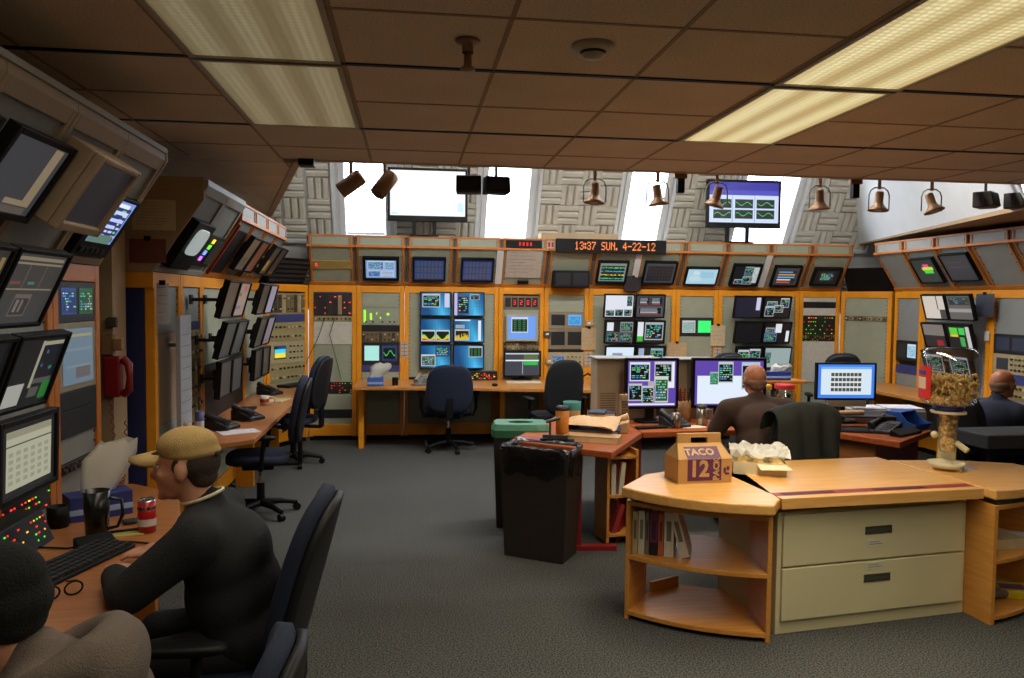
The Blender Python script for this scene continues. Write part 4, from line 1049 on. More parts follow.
# woven acoustic panels in the two rear corners
for lab, xa, xb, za, zb_ in (('left', -2.3,-1.15,1.9,2.75),('right', 5.7,6.7,1.9,2.6)):
    g = G('wall_white'); g.box(xa,xb,10.30,10.36,1.6,zb_); pw = struct(g.build('wall_corner_'+lab))
    sz = .15; base = None
    for i in range(int((xb-xa)/sz)):
        for j in range(int((zb_-za)/sz)):
            loc = (xa+sz*(i+.5), 10.30, za+sz*(j+.5)); rot = (0, PI/2 if (i+j) % 2 else 0, 0)
            if base is None: base = rib_tile(sz).build('acoustic_tile', pw, loc, rot)
            else: o = bpy.data.objects.new('acoustic_tile', base.data); COL.objects.link(o); o.parent = pw; o.location = loc; o.rotation_euler = rot

# ------------------------------------------------------------------ televisions on the back consoles, hanging lamps
def tv(label, c, w_, h_, content, legs, rz=0):
    t = monitor(label, c, rz, 0, w_, h_, content, bw=.03, th=.06, chin=.035, name='television', cat='television')
    for x in legs:
        a = G('black_plastic'); a.box(x-.022,x+.022,.02,.06,2.49-c[2],-h_/2+.02); a.build('stand_post', t)
    a = G('black_plastic'); a.box(min(legs)-.05,max(legs)+.05,-.05,.16,2.49-c[2],2.505-c[2]); a.build('stand_base', t)
    return t
tv('large television with a blown-out white picture above the back consoles', (.213,9.43,2.985), .95,.63, full((252,254,255))+[(.02,.02,.1,.08,(200,240,245)),(.9,.1,.98,.3,(205,238,248)),(.5,.4,.56,.43,(235,248,252))], (-.16,.08))
wv = [win(.06+.31*i,.10+.26*j,.32+.31*i,.32+.26*j,'wave',i+j,(20,40,60),(10,24,20)) for i in range(3) for j in range(2)]
t = tv('television showing six black plots on a blue and white page', (4.17,9.43,2.98), .96,.60, full((70,70,190))+[(.0,.0,1,.68,(206,222,246)),(.33,0,.34,.68,(150,170,220)),(.65,0,.66,.68,(150,170,220)),(0,.8,1,1,(50,44,160))]+sum(wv,[]), (-.2,.06), R(-2))
TR = 6.05
g = G('bronze_spot'); g.box(-.7,5.2,TR-.02,TR+.02,CZ+.02,CZ+.05); o = g.build('lamp_track'); tag(o, 'slim metal lamp track under the ceiling edge', 'track')
g2 = 'hanging track lamps with wire yokes'
def yoke_lamp(x, aim, label, scale=1.0):
    t = thing('track_lamp', label, 'lamp', (x,TR,CZ-.03), 0, g2)
    a = G('bronze_spot'); a.cyl((0,0,.055),(0,0,-.03),.014); a.build('track_clip', t)
    a = G('steel'); pts = [(-.09,0,-.20),(-.09,0,-.08),(-.075,0,-.04),(-.04,0,-.018),(.04,0,-.018),(.075,0,-.04),(.09,0,-.08),(.09,0,-.20)]
    a.tube(pts, .006, 6); a.build('yoke', t)
    M = Matrix.Translation((0,0,-.125)) @ Matrix.Rotation(aim[0],4,'X') @ Matrix.Rotation(aim[1],4,'Y')
    a = G('bronze_spot'); a.xf(M); a.lathe([(0,.075),(.03,.075),(.034,.06),(.034,-.01),(.040,-.03),(.066,-.06),(.082,-.075),(.080,-.085),(.06,-.06),(0,-.05)][::-1], 20); a.build('lamp_head', t)
    a = G('tray_white'); a.xf(M); a.ball((0,0,-.066),(.045,.045,.02),12,6); a.build('bulb', t)
for x, aim, lab in ((1.44,(0,R(4)),'between the second and third windows'),(1.95,(0,R(-8)),'in front of the third window'),(2.44,(R(10),R(14)),'just left of the plot television'),(3.32,(R(8),R(-6)),'just right of the plot television'),(3.84,(0,R(4)),'against the white slope, left one'),(4.31,(R(-14),R(-12)),'against the white slope, right one')):
    yoke_lamp(x, aim, 'bronze bell-shaped track lamp ' + lab)
for x, ay, az, lab, inside in ((-.44,R(55),R(-10),'tilted to the left with a glowing orange mouth',(255,140,70)),(-.19,R(40),R(35),'tilted away beside the white television',(60,50,40))):
    t = thing('can_lamp', 'bronze cylinder track lamp ' + lab, 'lamp', (x,TR,CZ-.03), 0, 'cylinder track lamps')
    a = G('bronze_spot'); a.cyl((0,0,.055),(0,0,-.07),.014); a.build('track_clip', t)
    M = Matrix.Translation((0,0,-.11)) @ Matrix.Rotation(az,4,'Z') @ Matrix.Rotation(ay,4,'Y')
    a = G('bronze_spot'); a.xf(M); a.lathe([(0,.10),(.055,.10),(.06,.09),(.06,-.10),(.054,-.10),(.05,-.03),(0,-.03)][::-1], 20); a.build('lamp_can', t)
    a = G('led' if inside[0] > 200 else 'paint', inside); a.xf(M)
    if inside[0] > 200: a.use(col=(200,100,50))
    a.ball((0,0,-.05),(.045,.045,.03),12,6); a.build('bulb', t)
for x, rz, lab in ((.45,R(-6),'black box speaker hanging at the edge of the white television'),(.66,R(8),'black box speaker hanging in front of the second window'),(4.80,R(35),'brown box speaker hanging at the right, left one of two'),(5.10,R(25),'brown box speaker hanging at the right photo edge')):
    t = thing('hanging_speaker', lab, 'speaker', (x,TR,CZ-.01), rz, 'box speakers hung from the ceiling edge')
    a = G('steel'); a.cyl((0,0,.035),(0,0,-.06),.012); a.build('hanger', t)
    a = G('black_plastic' if x < 2 else 'bin_brown'); a.extrude_x([(-.07,-.05),(-.095,-.165),(-.06,-.18),(.07,-.18),(.07,-.05)], -.095,.095); a.build('cabinet', t, bevel=.008)
    a = G('dark_plastic'); a.add([(-.08,-.095,-.155),(.08,-.095,-.155),(.08,-.077,-.065),(-.08,-.077,-.065)],[(0,1,2,3)]); a.build('grille', t)
for x, lab in ((2.11,'short black sensor post on the ceiling edge, left one'),(3.58,'short black sensor post on the ceiling edge, right one')):
    t = thing('ceiling_sensor', lab, 'sensor', (x,5.97,CZ+.02), 0, 'black posts on the ceiling edge')
    a = G('black_plastic'); a.box(-.028,.028,-.02,.03,-.17,.0); a.build('housing', t, bevel=.004)
    a = G('bronze_spot'); a.box(-.06,.04,-.035,-.0,-.06,-.02); a.build('bracket', t)
# ------------------------------------------------------------------ centre desks (horseshoe)
def desk(name, label, poly, m_, legs, hgt=.745, th=.045):
    t = thing(name, label, 'desk', (0,0,0))
    g = G(m_); g.prism(poly, hgt-th, hgt); g.build('desk_top', t, bevel=.006)
    for L in legs: L(t)
    return t
def legpanel(x0, y0, x1, y1, m_='red_metal', th=.02, z0=.0, z1=.70):
    def f(t):
        L = math.hypot(x1-x0,y1-y0); q = G(m_); q.box(0,L,-th/2,th/2,z0,z1); q.build('leg_panel', t, (x0,y0,0), (0,0,math.atan2(y1-y0,x1-x0)))
    return f
def cleg(x, y, rz, m_='red_metal'):
    def f(t):
        q = G(m_); q.box(-.03,.03,-.02,.02,0,.70); q.box(-.03,.28,-.03,.03,0,.035); q.build('leg', t, (x,y,0), (0,0,rz), bevel=.004)
    return f
desk('work_desk', 'reddish wooden desk by the bins, strewn with papers', [(.72,5.49),(1.335,5.0),(1.765,5.745),(1.765,6.55),(1.25,6.6)], 'desk_red', [cleg(1.17,5.30,R(-6)), legpanel(1.50,5.42,1.74,5.85,'red_metal'), cleg(.80,5.54,R(60))])
desk('work_desk', 'reddish wooden desk in front of the brown-shirted man', [(1.775,5.75),(2.2,5.80),(3.155,5.84),(3.2,6.62),(1.775,6.55)], 'desk_red', [legpanel(1.80,5.9,1.80,6.5), legpanel(3.12,5.95,3.15,6.55)])
desk('work_desk', 'reddish wooden desk on the right with the blue-screen monitor', [(3.165,5.84),(3.53,5.20),(4.12,5.68),(4.12,6.5),(3.21,6.62)], 'desk_red', [legpanel(3.30,5.78,3.50,5.45,'desk_brown'), legpanel(4.05,5.75,4.06,6.4), legpanel(3.6,5.5,3.95,5.75,'desk_red',.02,.35,.42)])
# small book rack beneath the first desk
t = thing('under_desk_shelf', 'small wooden book rack under the reddish desk by the bins', 'shelf', (1.40,5.36,0), R(8))
for z in (.06,.34,.62): q = G('oak'); q.box(0,.24,.0,.24,z,z+.02); q.build('shelf', t)
for x in (0,.22): q = G('oak'); q.box(x,x+.02,0,.24,.02,.68); q.build('side_panel', t)
for i, (x, z, c, h_, lean, lab) in enumerate(((.02,.36,(190,184,170),.22,0,'pale book standing in the under-desk rack, left one'),(.075,.36,(196,186,164),.23,R(6),'pale book standing in the under-desk rack, right one'),(.03,.08,(150,40,36),.22,R(18),'red-edged folder leaning in the under-desk rack'))):
    q = G('paint', c); q.box(0,.035,0,.2,0,h_)
    o = q.build('book', loc=(0,0,0)); o.matrix_world = Matrix.Translation((1.40,5.36,0)) @ Matrix.Rotation(R(8),4,'Z') @ Matrix.Translation((x+.02,.02,z)) @ Matrix.Rotation(lean,4,'Y')
    tag(o, lab, 'book', 'books in the under-desk rack')
# beige equipment cabinets on the desks
for lab, x0, x1, y0, y1, rz, ht in (('beige computer cabinet behind the left purple monitor',1.56,2.08,6.37,6.60,0,.51),('beige computer cabinet between the two purple monitors',2.22,2.60,6.40,6.61,0,.50)):
    t = thing('computer_cabinet', lab, 'computer', (x0,y0,.745), rz)
    q = G('beige_plastic'); q.box(0,x1-x0,0,y1-y0,0,ht); q.build('case', t, bevel=.01)
    q = G('paint',(124,112,96)); [q.box(.03,.16,-.003,.0,.08+.02*i,.088+.02*i) for i in range(8)]; q.build('vent_slots', t)
    q = G('panel_grey'); q.box(-.02,x1-x0+.02,-.06,y1-y0,ht,ht+.018); q.build('lid', t, bevel=.006)

# monitors on the centre desks
pw1 = purple([(.58,.40,.97,.98,(232,236,240)),(.02,.02,.98,.06,(225,228,235))],win(.04,.55,.46,.97,'text',1,(220,220,230)),win(.55,.52,.92,.98,'text',2,(200,200,205)),win(.02,.12,.3,.5,'text',3),win(.30,.05,.54,.45,'text',4),win(.56,.08,.84,.66,'text',5,(200,210,200),(50,80,70)),[(.42,.45,.56,.55,(170,170,180))])
monitor('monitor with many small windows on purple, left of the man', (1.985,6.20,1.07), 0, 0, .455,.42, pw1, bw=.022, desk=.745, group='purple desktop monitors')
pw2 = purple([(.04,.03,.95,.66,(226,238,252))],win(.34,.5,.56,.98,'text',6,(190,200,200)),win(.22,.46,.34,.75,'text',7,(150,180,170),(20,110,70)),win(.68,.35,.95,.97,'text',8,(180,200,210)))
monitor('wide monitor with a white window on purple, behind the man', (2.66,6.22,1.07), R(-2), 0, .64,.42, pw2, bw=.024, desk=.745, group='purple desktop monitors')
bl = full((70,130,235))+[(.06,.10,.95,.93,(214,232,244)),(.06,.86,.95,.93,(120,180,240)),(.22,.17,.78,.80,(226,232,232))]
for j in range(4):
    for i in range(8): bl += [(.235+.068*i,.20+.15*j,.292+.068*i,.30+.15*j,(70,76,78))]
monitor('blue-screened monitor with rows of small plots on the right desk', (3.625,6.08,1.095), R(-4), 0, .515,.31, bl, bw=.014, desk=.745, stand='bar')

# ------------------------------------------------------------------ small things on the centre desks
def cup(name, label, cat, loc, r0, r1, h, col, m_='paint', rim=None, group=None, lid=None, handle=False, band=None):
    t = thing(name, label, cat, loc, 0, group)
    q = G(m_, col); q.lathe([(0,0),(r0,0),(r0+(r1-r0)*.5,h*.5),(r1,h),(r1-.004,h),(r0-.004,.006),(0,.006)], 20); q.build('body', t)
    if band: q = G('paint', band[2]); q.lathe([(r0+(r1-r0)*band[0]+.001,h*band[0]),(r0+(r1-r0)*band[1]+.001,h*band[1])], 20); q.build('band', t)
    if lid: q = G('paint', lid); q.lathe([(0,h+.022),(r1*.7,h+.022),(r1+.003,h+.006),(r1+.003,h-.008)], 20); q.build('lid', t)
    if handle: q = G(m_, col); q.tube([(r1*.9,0,h*.85),(r1+.045,0,h*.8),(r1+.05,0,h*.5),(r1+.03,0,h*.25),(r0*.95,0,h*.2)], .007, 8); q.build('handle', t)
    return t
cup('travel_cup', 'orange cup with black lid on the papers desk', 'cup', (1.10,5.52,.745), .045,.05,.22, (226,136,40), lid=(24,22,20))
cup('paper_cup', 'teal paper cup with a tan band on the papers desk', 'cup', (1.22,5.75,.745), .052,.068,.24, (30,120,108), band=(.55,.75,(196,160,110)))
def stack_book(label, c, w_, d, h, rz, cov, page=(214,190,150)):
    t = thing('book', label, 'book', c, rz)
    q = G('paint', cov); q.box(-w_/2,w_/2,-d/2,d/2,0,.004); q.box(-w_/2,w_/2,-d/2,d/2,h-.004,h); q.box(w_/2-.005,w_/2,-d/2,d/2,.004,h-.004); q.build('cover', t)
    q = G('paint', page); q.box(-w_/2+.003,w_/2-.005,-d/2+.004,d/2-.004,.004,h-.004); q.build('pages', t)
stack_book('thick tan paperback at the front of the papers desk', (1.30,5.42,.745), .40,.16,.045,R(-22),(200,158,106))
stack_book('navy blue manual lying under loose papers', (1.36,5.66,.745), .40,.26,.06,R(-18),(26,36,86),(150,140,140))
stack_book('blue book standing flat by the beige telephone', (1.52,6.05,.745), .16,.2,.12,R(10),(34,46,104))
t = thing('loose_paper', 'crumpled tan paper lying over the navy manual', 'paper', (1.33,5.62,.81), R(-30))
q = G('paint',(226,182,132)); vs_ = []; r = random.Random(5)
for j in range(6):
    for i in range(7): vs_.append((-.2+.4*i/6, -.13+.26*j/5, .02+.05*math.sin(i*.8)*math.sin(j*.7)+.015*r.random()+.03*(j/5)))
n_ = len(vs_); fs_ = [(j*7+i,j*7+i+1,(j+1)*7+i+1,(j+1)*7+i) for j in range(5) for i in range(6)]
q.add(vs_+[(x,y,z-.002) for x,y,z in vs_], fs_+[tuple(n_+k for k in f[::-1]) for f in fs_], True); q.build('sheet', t)
q = G('paint',(44,48,66)); q.box(-.06,.06,-.035,.035,.095,.115); q.build('calculator', t, rot=(0,0,R(20))) if False else None
q = G('paint',(44,48,66)); q.box(-.065,.065,-.04,.04,0,.018); q.use('screen',(70,80,100)); q.add([(-.055,-.03,.0185),(.055,-.03,.0185),(.055,.03,.0185),(-.055,.03,.0185)],[(0,1,2,3)]); tag(q.build('smartphone', loc=(1.42,5.76,.895), rot=(R(12),0,R(-28)), bevel=.004), 'dark smartphone lying on the crumpled tan paper', 'phone')
t = thing('stapler', 'black two-hole punch lying at the desk edge by the orange cup', 'hole punch', (1.04,5.40,.745), R(-20))
q = G('black_plastic'); q.box(-.12,.12,-.03,.03,0,.022); q.build('base', t, bevel=.004)
q = G('steel'); q.box(-.10,.08,-.02,.02,.03,.05); q.cyl((-.05,0,.02),(-.05,0,.16),.008); q.cyl((-.08,0,.14),(.02,0,.17),.012); q.build('lever', t)
q = G('red_metal'); q.box(-.17,.17,-.05,.05,0,.008); tag(q.build('desk_pad', loc=(.92,5.50,.745), rot=(0,0,R(-38))), 'thin dark red pad at the corner of the papers desk', 'desk pad')
# desk telephones
def phone(label, loc, rz, col=(26,26,28), m_='paint'):
    t = thing('desk_telephone', label, 'telephone', loc, rz)
    q = G(m_, col); q.extrude_x([(-.1,0),(-.1,.025),(.09,.085),(.1,.08),(.1,0)][::-1], -.09,.09); q.build('base', t, bevel=.006)
    q = G(m_, tuple(min(255,int(v*1.15+6)) for v in col)); q.tube([(-.065,-.09,.055),(-.065,-.06,.07),(-.065,0,.082),(-.065,.06,.10),(-.065,.09,.11)], [.028,.022,.017,.022,.028], 10); q.build('handset', t)
    q = G('paint',(90,90,94)); [q.box(.0+.025*i,.018+.025*i,-.075+.03*j,-.055+.03*j,.036+.0095*j,.043+.0095*j) for i in range(3) for j in range(4)]; q.build('keys', t)
    q = G(m_, col); q.tube([(-.065,-.1,.04),(-.1,-.12,.012),(-.13,-.06,.008),(-.1,.02,.008),(-.085,.06,.01)], .005, 6); q.build('cord', t)
    return t
t = phone('beige desk telephone behind the crumpled paper', (1.58,5.82,.745), R(-110), (196,156,112))
t = thing('cordless_handset', 'beige upright handset rest leaning by the purple monitor', 'handset', (1.70,6.02,.745), R(5))
q = G('paint',(176,150,116)); q.extrude_x([(-.02,0),(.0,.26),(.03,.26),(.03,0)][::-1], -.035,.035); q.build('body', t, bevel=.008)
q = G('paint',(96,80,64)); [q.box(-.022+.018*i,-.010+.018*i,-.022+.02*j/12,-.012,.04+.022*j,.054+.022*j) for i in range(3) for j in range(8)]; q.build('keys', t)
phone('black desk telephone under the left purple monitor', (2.12,6.02,.745), R(15))
cup('drink_can', 'silver drink can in front of the purple monitor', 'can', (2.10,5.93,.745), .033,.033,.12, (150,140,130), 'metalpaint')
cup('steel_mug', 'steel mug with handle beside the wide purple monitor', 'mug', (2.36,6.06,.745), .045,.04,.15, (170,160,150), 'metalpaint', handle=True, lid=(60,58,56))
q = G('tray_white'); q.box(-.1,.1,-.06,.06,0,.003); tag(q.build('note_card', loc=(2.25,5.97,.745), rot=(0,0,R(8))), 'white note card between the can and the steel mug', 'card')
t = cup('pencil_holder', 'tan cup full of pens by the purple monitors', 'pen cup', (2.29,6.28,.745), .06,.06,.17, (176,130,86))
r = random.Random(9)
for k in range(7):
    c = r.choice([(170,30,30),(40,40,44),(200,150,60),(50,70,120)]); q = G('paint', c); a = 2*PI*k/7
    q.cyl((.02*math.cos(a),.02*math.sin(a),.02),(.055*math.cos(a),.055*math.sin(a),.26+.03*r.random()),.005,n=6); q.build('pen', t)
q = G('black_plastic'); q.box(-.13,.13,-.04,.04,0,.018); tag(q.build('headset_box', loc=(1.90,5.93,.745), rot=(0,0,R(12)), bevel=.005), 'flat black pad on the desk edge below the purple monitor', 'pad')
def jar(label, loc, lidc, fill, r0=.075, h=.19):
    t = thing('candy_jar', label, 'jar', loc, 0)
    q = G('clear_plastic'); q.lathe([(0,0),(r0*.85,0),(r0,.03),(r0,h*.75),(r0*.8,h*.92),(r0*.8,h)], 20); q.build('glass_body', t)
    q = G('paint', lidc); q.lathe([(0,h+.03),(r0*.84,h+.03),(r0*.88,h+.02),(r0*.88,h-.01)], 20); q.build('lid', t)
    rr = random.Random(len(label)); q = G('paint')
    for k in range(40):
        a = rr.random()*2*PI; d = rr.random()**.5*r0*.75; q.use(col=rr.choice(fill)); q.ball((d*math.cos(a),d*math.sin(a),.022+h*.6*rr.random()),.02,6,4)
    q.build('sweets', t)['kind'] = 'stuff'
jar('candy jar with a yellow lid beside the man', (3.10,6.50,.745), (220,170,40), [(200,120,60),(180,60,40),(220,180,120)], .075,.25)
jar('candy jar with a red lid right of the yellow-lidded one', (3.30,6.52,.745), (190,30,36), [(220,140,30),(60,40,30),(200,60,30),(240,190,60)], .10,.25)
# things on the right desk
t = thing('printer_stand', 'dark low stand holding a white tray under the blue-screened monitor', 'stand', (3.56,5.83,.745), R(-8))
q = G('bin_brown'); q.box(-.27,.27,-.13,.15,.10,.115); q.box(-.27,-.25,-.13,.15,0,.1); q.box(.25,.27,-.13,.15,0,.1); q.build('stand', t, bevel=.004)
t = thing('keyboard', 'black keyboard tucked under the dark low stand', 'keyboard', (3.52,5.66,.745), R(-20))
q = G('black_plastic'); q.extrude_x([(-.08,0),(-.08,.012),(.08,.028),(.08,0)][::-1], -.24,.24); q.build('base', t, bevel=.004)
q = G('paint',(58,58,62)); [q.box(-.225+.03*i,-.2+.03*i,-.07+.027*j,-.047+.027*j,.013+.0027*j,.022+.0027*j) for i in range(15) for j in range(5)]; q.build('keys', t)['kind'] = 'stuff'
t = thing('paper_tray', 'grey tray of white papers right of the blue-screened monitor', 'paper tray', (4.0,6.15,.745), R(-8))
q = G('hutch_grey'); q.box(-.30,.30,-.15,.15,0,.11); q.build('tray', t, bevel=.006)
q = G('paint',(224,224,232)); q.box(-.28,-.02,-.13,.13,.11,.125); q.box(.0,.29,-.14,.12,.11,.13); q.build('paper_stack', t)
t = thing('parts_bin', 'bright blue open-fronted parts bin on the right desk', 'bin', (3.98,5.78,.745), R(30))
q = G('paint',(28,74,150)); prof = [(-.11,0),(-.13,.05),(-.06,.07),(.0,.14),(.11,.14),(.11,0)]
q.extrude_x(prof[::-1], -.13,-.12); q.extrude_x(prof[::-1], .12,.13); q.box(-.12,.12,.10,.11,0,.14); q.box(-.12,.12,-.11,.10,0,.008); q.add([(-.12,-.11,.008),(.12,-.11,.008),(.12,-.13,.05),(-.12,-.13,.05)],[(0,1,2,3),(3,2,1,0)]); q.box(-.12,.12,.0,.1,.132,.14); q.build('shell', t)
q = G('black_plastic'); q.extrude_x([(-.04,0),(-.045,.02),(.04,.05),(.045,0)][::-1], -.17,.17); tag(q.build('keyboard_rest', loc=(3.78,5.50,.745), rot=(0,0,R(30)), bevel=.006), 'sloping black wrist rest at the front of the right desk', 'wrist rest')
phone('black desk telephone on the right desk by the blue bin', (3.68,5.62,.745), R(-60))
cup('paper_cup', 'small cream cup at the left corner of the right desk', 'cup', (3.28,5.95,.745), .028,.034,.10, (196,160,120))
t = thing('tape_roll', 'pale marker pen lying on the dark low stand', 'pen', (3.5,5.78,.86), R(5))
q = G('paint',(206,160,120)); q.cyl((-.12,0,.018),(.1,0,.018),.018); q.build('barrel', t)
q = G('paint',(180,40,30)); q.cyl((-.16,0,.018),(-.12,0,.018),.014,.018); q.build('cap', t)

# ------------------------------------------------------------------ credenza: quarter-round shelves and filing cabinet
CA = R(8)
def arc_pts(corner, p, q_, bulge, n=10):
    """points from p to q_ bowing away from corner"""
    out = []
    for i in range(n+1):
        t = i/n; x = p[0]+(q_[0]-p[0])*t; y = p[1]+(q_[1]-p[1])*t
        mx, my = (p[0]+q_[0])/2-corner[0], (p[1]+q_[1])/2-corner[1]; L = math.hypot(mx,my); s = bulge*4*t*(1-t)
        out.append((x+mx/L*s, y+my/L*s))
    return out
# left shelf unit
t = thing('curved_bookshelf', 'quarter-round oak bookshelf with a row of books at the near end', 'bookshelf', (0,0,0))
pl, pr, pc = (1.19,4.10), (1.83,3.72), (1.95,4.48)
front = arc_pts(pc, pl, pr, .06)
body = front + [(1.93,4.30),(1.62,4.44),(1.36,4.32)]
for z0, z1, m_ in ((.025,.05,'oak'),(.335,.36,'oak'),(.635,.66,'oak')):
    q = G(m_); q.prism([(x,y) for x,y in body], z0, z1); q.build('shelf', t, bevel=.003)
for a, b_ in ((pl,(1.36,4.32)),(pr,(1.93,4.30))):
    L = math.hypot(b_[0]-a[0],b_[1]-a[1]); q = G('oak'); q.box(0,L,-.012,.012,0,.66); q.build('side_panel', t, (a[0],a[1],0), (0,0,math.atan2(b_[1]-a[1],b_[0]-a[0])), bevel=.003)
q = G('oak'); q.box(0,.22,-.01,.01,.36,.42); q.build('back_rail', t, (1.40,4.34,0), (0,0,R(25)))
q = G('oak'); q.box(0,.22,-.01,.01,.05,.11); q.build('back_rail', t, (1.40,4.34,0), (0,0,R(25)))
q = G('rack_dark'); q.prism([(x+(1.6-x)*.04,y+(4.1-y)*.04) for x,y in body], .66,.69); q.build('spacer', t)
q = G('oak_top'); q.prism(arc_pts(pc,(1.14,4.06),(1.80,3.62),.09) + [(1.885,3.74),(1.985,4.52),(1.61,4.48),(1.35,4.34)], .69,.745); q.build('counter_top', t, bevel=.008)
q = G('red_metal'); q.box(0,.50,-.012,.012,.70,.742); q.build('red_edge', t, (1.36,4.355,0), (0,0,R(18)))
# right shelf unit
t = thing('curved_bookshelf', 'quarter-round oak bookshelf with a few papers at the right photo edge', 'bookshelf', (0,0,0))
pl2, pr2, pc2 = (3.16,3.80), (3.80,4.20), (3.1,4.62)
body2 = arc_pts(pc2, pl2, pr2, .07) + [(3.66,4.42),(3.42,4.52),(3.12,4.40)]
for z0, z1 in ((.025,.05),(.335,.36),(.635,.66)):
    q = G('oak'); q.prism(body2, z0, z1); q.build('shelf', t, bevel=.003)
for a, b_ in ((pl2,(3.10,4.40)),(pr2,(3.66,4.42))):
    L = math.hypot(b_[0]-a[0],b_[1]-a[1]); q = G('oak'); q.box(0,L,-.014,.014,0,.66); q.build('side_panel', t, (a[0],a[1],0), (0,0,math.atan2(b_[1]-a[1],b_[0]-a[0])), bevel=.003)
q = G('rack_dark'); q.prism([(x+(3.4-x)*.04,y+(4.15-y)*.04) for x,y in body2], .66,.69); q.build('spacer', t)
q = G('oak_top'); q.prism(arc_pts(pc2,(3.15,3.80),(3.88,4.20),.10) + [(3.80,4.46),(3.5,4.58),(3.06,4.62)], .69,.745); q.build('counter_top', t, bevel=.008)
# filing cabinet with its wooden worktop
t = thing('filing_cabinet', 'cream two-drawer lateral filing cabinet between the curved shelves', 'filing cabinet', (1.915,3.80,0), CA)
W = 1.22
q = G('cabinet_cream'); q.box(0,W,.012,.60,.0,.655); q.build('case', t, bevel=.004)
for z0, z1, lz in ((.075,.355,.225),(.365,.64,.50)):
    q = G('cabinet_cream'); q.box(.025,W-.03,-.006,.012,z0,z1); d = q.build('drawer', t, bevel=.004)
    hz = .262 if z0 < .2 else .525
    q = G('steel'); q.box(.53,.70,-.010,-.005,hz-.02,hz+.022); q.use('paint',(70,66,50)); q.box(.545,.685,-.0115,-.009,hz-.012,hz+.010); q.build('recessed_pull', d)
    lz = .33 if z0 < .2 else .455
    q = G('paint',(206,202,180)); q.box(.545,.66,-.0085,-.005,lz-.02,lz+.02); q.use('paint',(120,116,104)); [q.quad(.555,.64-.02*k,lz-.008+.012*k,lz-.004+.012*k,-.009) for k in range(2)]; q.build('label_card', d)
t = thing('credenza_top', 'oak worktop with inset dark red strips over the filing cabinet', 'worktop', (1.895,3.735,.69), CA*.65)
q = G('oak_top'); q.box(0,1.225,.0,.055,0,.055); q.box(0,1.225,.125,.87,0,.055); q.box(0,1.225,.05,.135,0,.044); q.build('board', t)
q = G('red_metal'); q.box(.005,1.22,.056,.124,.044,.056); q.build('red_inset', t)
for a, b_ in ((.05,.36),(.60,.92)):
    q = G('paint',(70,18,18)); q.box(a,b_,.07,.11,.056,.0575); q.build('pencil_slot', t)
q = G('red_metal'); q.box(-.012,.002,.05,.87,.02,.052); q.build('red_seam', t)
q = G('paint',(176,176,190)); q.box(0,.14,-.05,.05,0,.003); tag(q.build('note_card', loc=(3.30,4.36,.745), rot=(0,0,R(-8))), 'white slip of paper beside the snack dispenser', 'card')
# books on the near shelf
bx = 1.235
specs = [(.028,.235,(186,168,130),'cream book at the left end of the curved shelf'),(.034,.24,(206,198,176),'white-spined binder second from the left on the curved shelf'),(.02,.235,(120,110,96),'slim grey book third on the curved shelf'),(.042,.24,(118,44,86),'purple and black spined book on the curved shelf'),(.028,.235,(190,98,66),'orange-red book on the curved shelf'),(.05,.245,(212,204,184),'thick white binder in the middle of the curved shelf')]
def shelf_book(loc, rz, th, h, c, lab, lean=0., d=.2, lower=None):
    t = thing('book', lab, 'book', loc, rz, 'books on the curved shelf'); t.rotation_euler = (0,lean,rz)
    q = G('paint', c); q.box(0,th,0,.006,0,h); q.box(0,.003,.006,d,0,h); q.box(th-.003,th,.006,d,0,h); q.build('cover', t)
    q = G('paint',(222,212,190)); q.box(.003,th-.003,.006,d-.004,.004,h-.004); q.build('pages', t)
    q = G('paint', tuple(max(0,int(v*.55)) for v in c)); q.box(th*.25,th*.75,-.001,.0005,h*.35,h*.8); q.build('spine_title', t)
    if lower: q = G('paint', lower); q.box(0,th,-.0015,.0005,0,h*.3); q.build('spine_band', t)
    return t
bdir = R(-24)
px_, py_ = 1.222, 4.115
for th, h, c, lab in specs:
    shelf_book((px_,py_,.36), bdir, th, h, c, lab, lower=(24,20,22) if 'purple' in lab else None)
    px_ += (th+.004)*math.cos(bdir); py_ += (th+.004)*math.sin(bdir)
shelf_book((px_+.035,py_-.02,.36), bdir, .045, .25, (214,206,190), 'white binder leaning to the left at the end of the book row', lean=R(-16))
for k,(x,y,w_,d,h,c,lab,rz) in enumerate(((3.36,4.06,.26,.2,.06,(196,178,138),'thick tan book lying on the right curved shelf',R(5)),(3.58,4.12,.2,.24,.02,(206,206,206),'white papers lying on the right curved shelf',R(-15)))):
    q = G('paint', c); q.box(-w_/2,w_/2,-d/2,d/2,0,h); tag(q.build('book' if k == 0 else 'paper_stack', loc=(x,y,.36), rot=(0,0,rz), bevel=.003), lab, 'book' if k == 0 else 'paper')
t = thing('snack_packet', 'yellow packet lying on the bottom right curved shelf', 'packet', (3.52,4.08,.05), R(-20))
q = G('paint',(206,180,30)); q.box(-.12,.10,-.08,.08,0,.05); q.build('carton', t, bevel=.006)
q = G('paint',(120,60,90)); q.box(-.08,.06,-.05,.04,.05,.0515); q.build('printed_patch', t)
t = thing('cable_bundle', 'grey bundle lying beside the yellow packet', 'bundle', (3.33,4.06,.05), R(10))
q = G('paint',(110,100,92)); [q.tube([(-.09,-.05+.03*i,.03+.01*(i%2)),(0,-.06+.035*i,.045),(.09,-.045+.03*i,.03)], .022, 8) for i in range(4)]; q.build('strands', t)

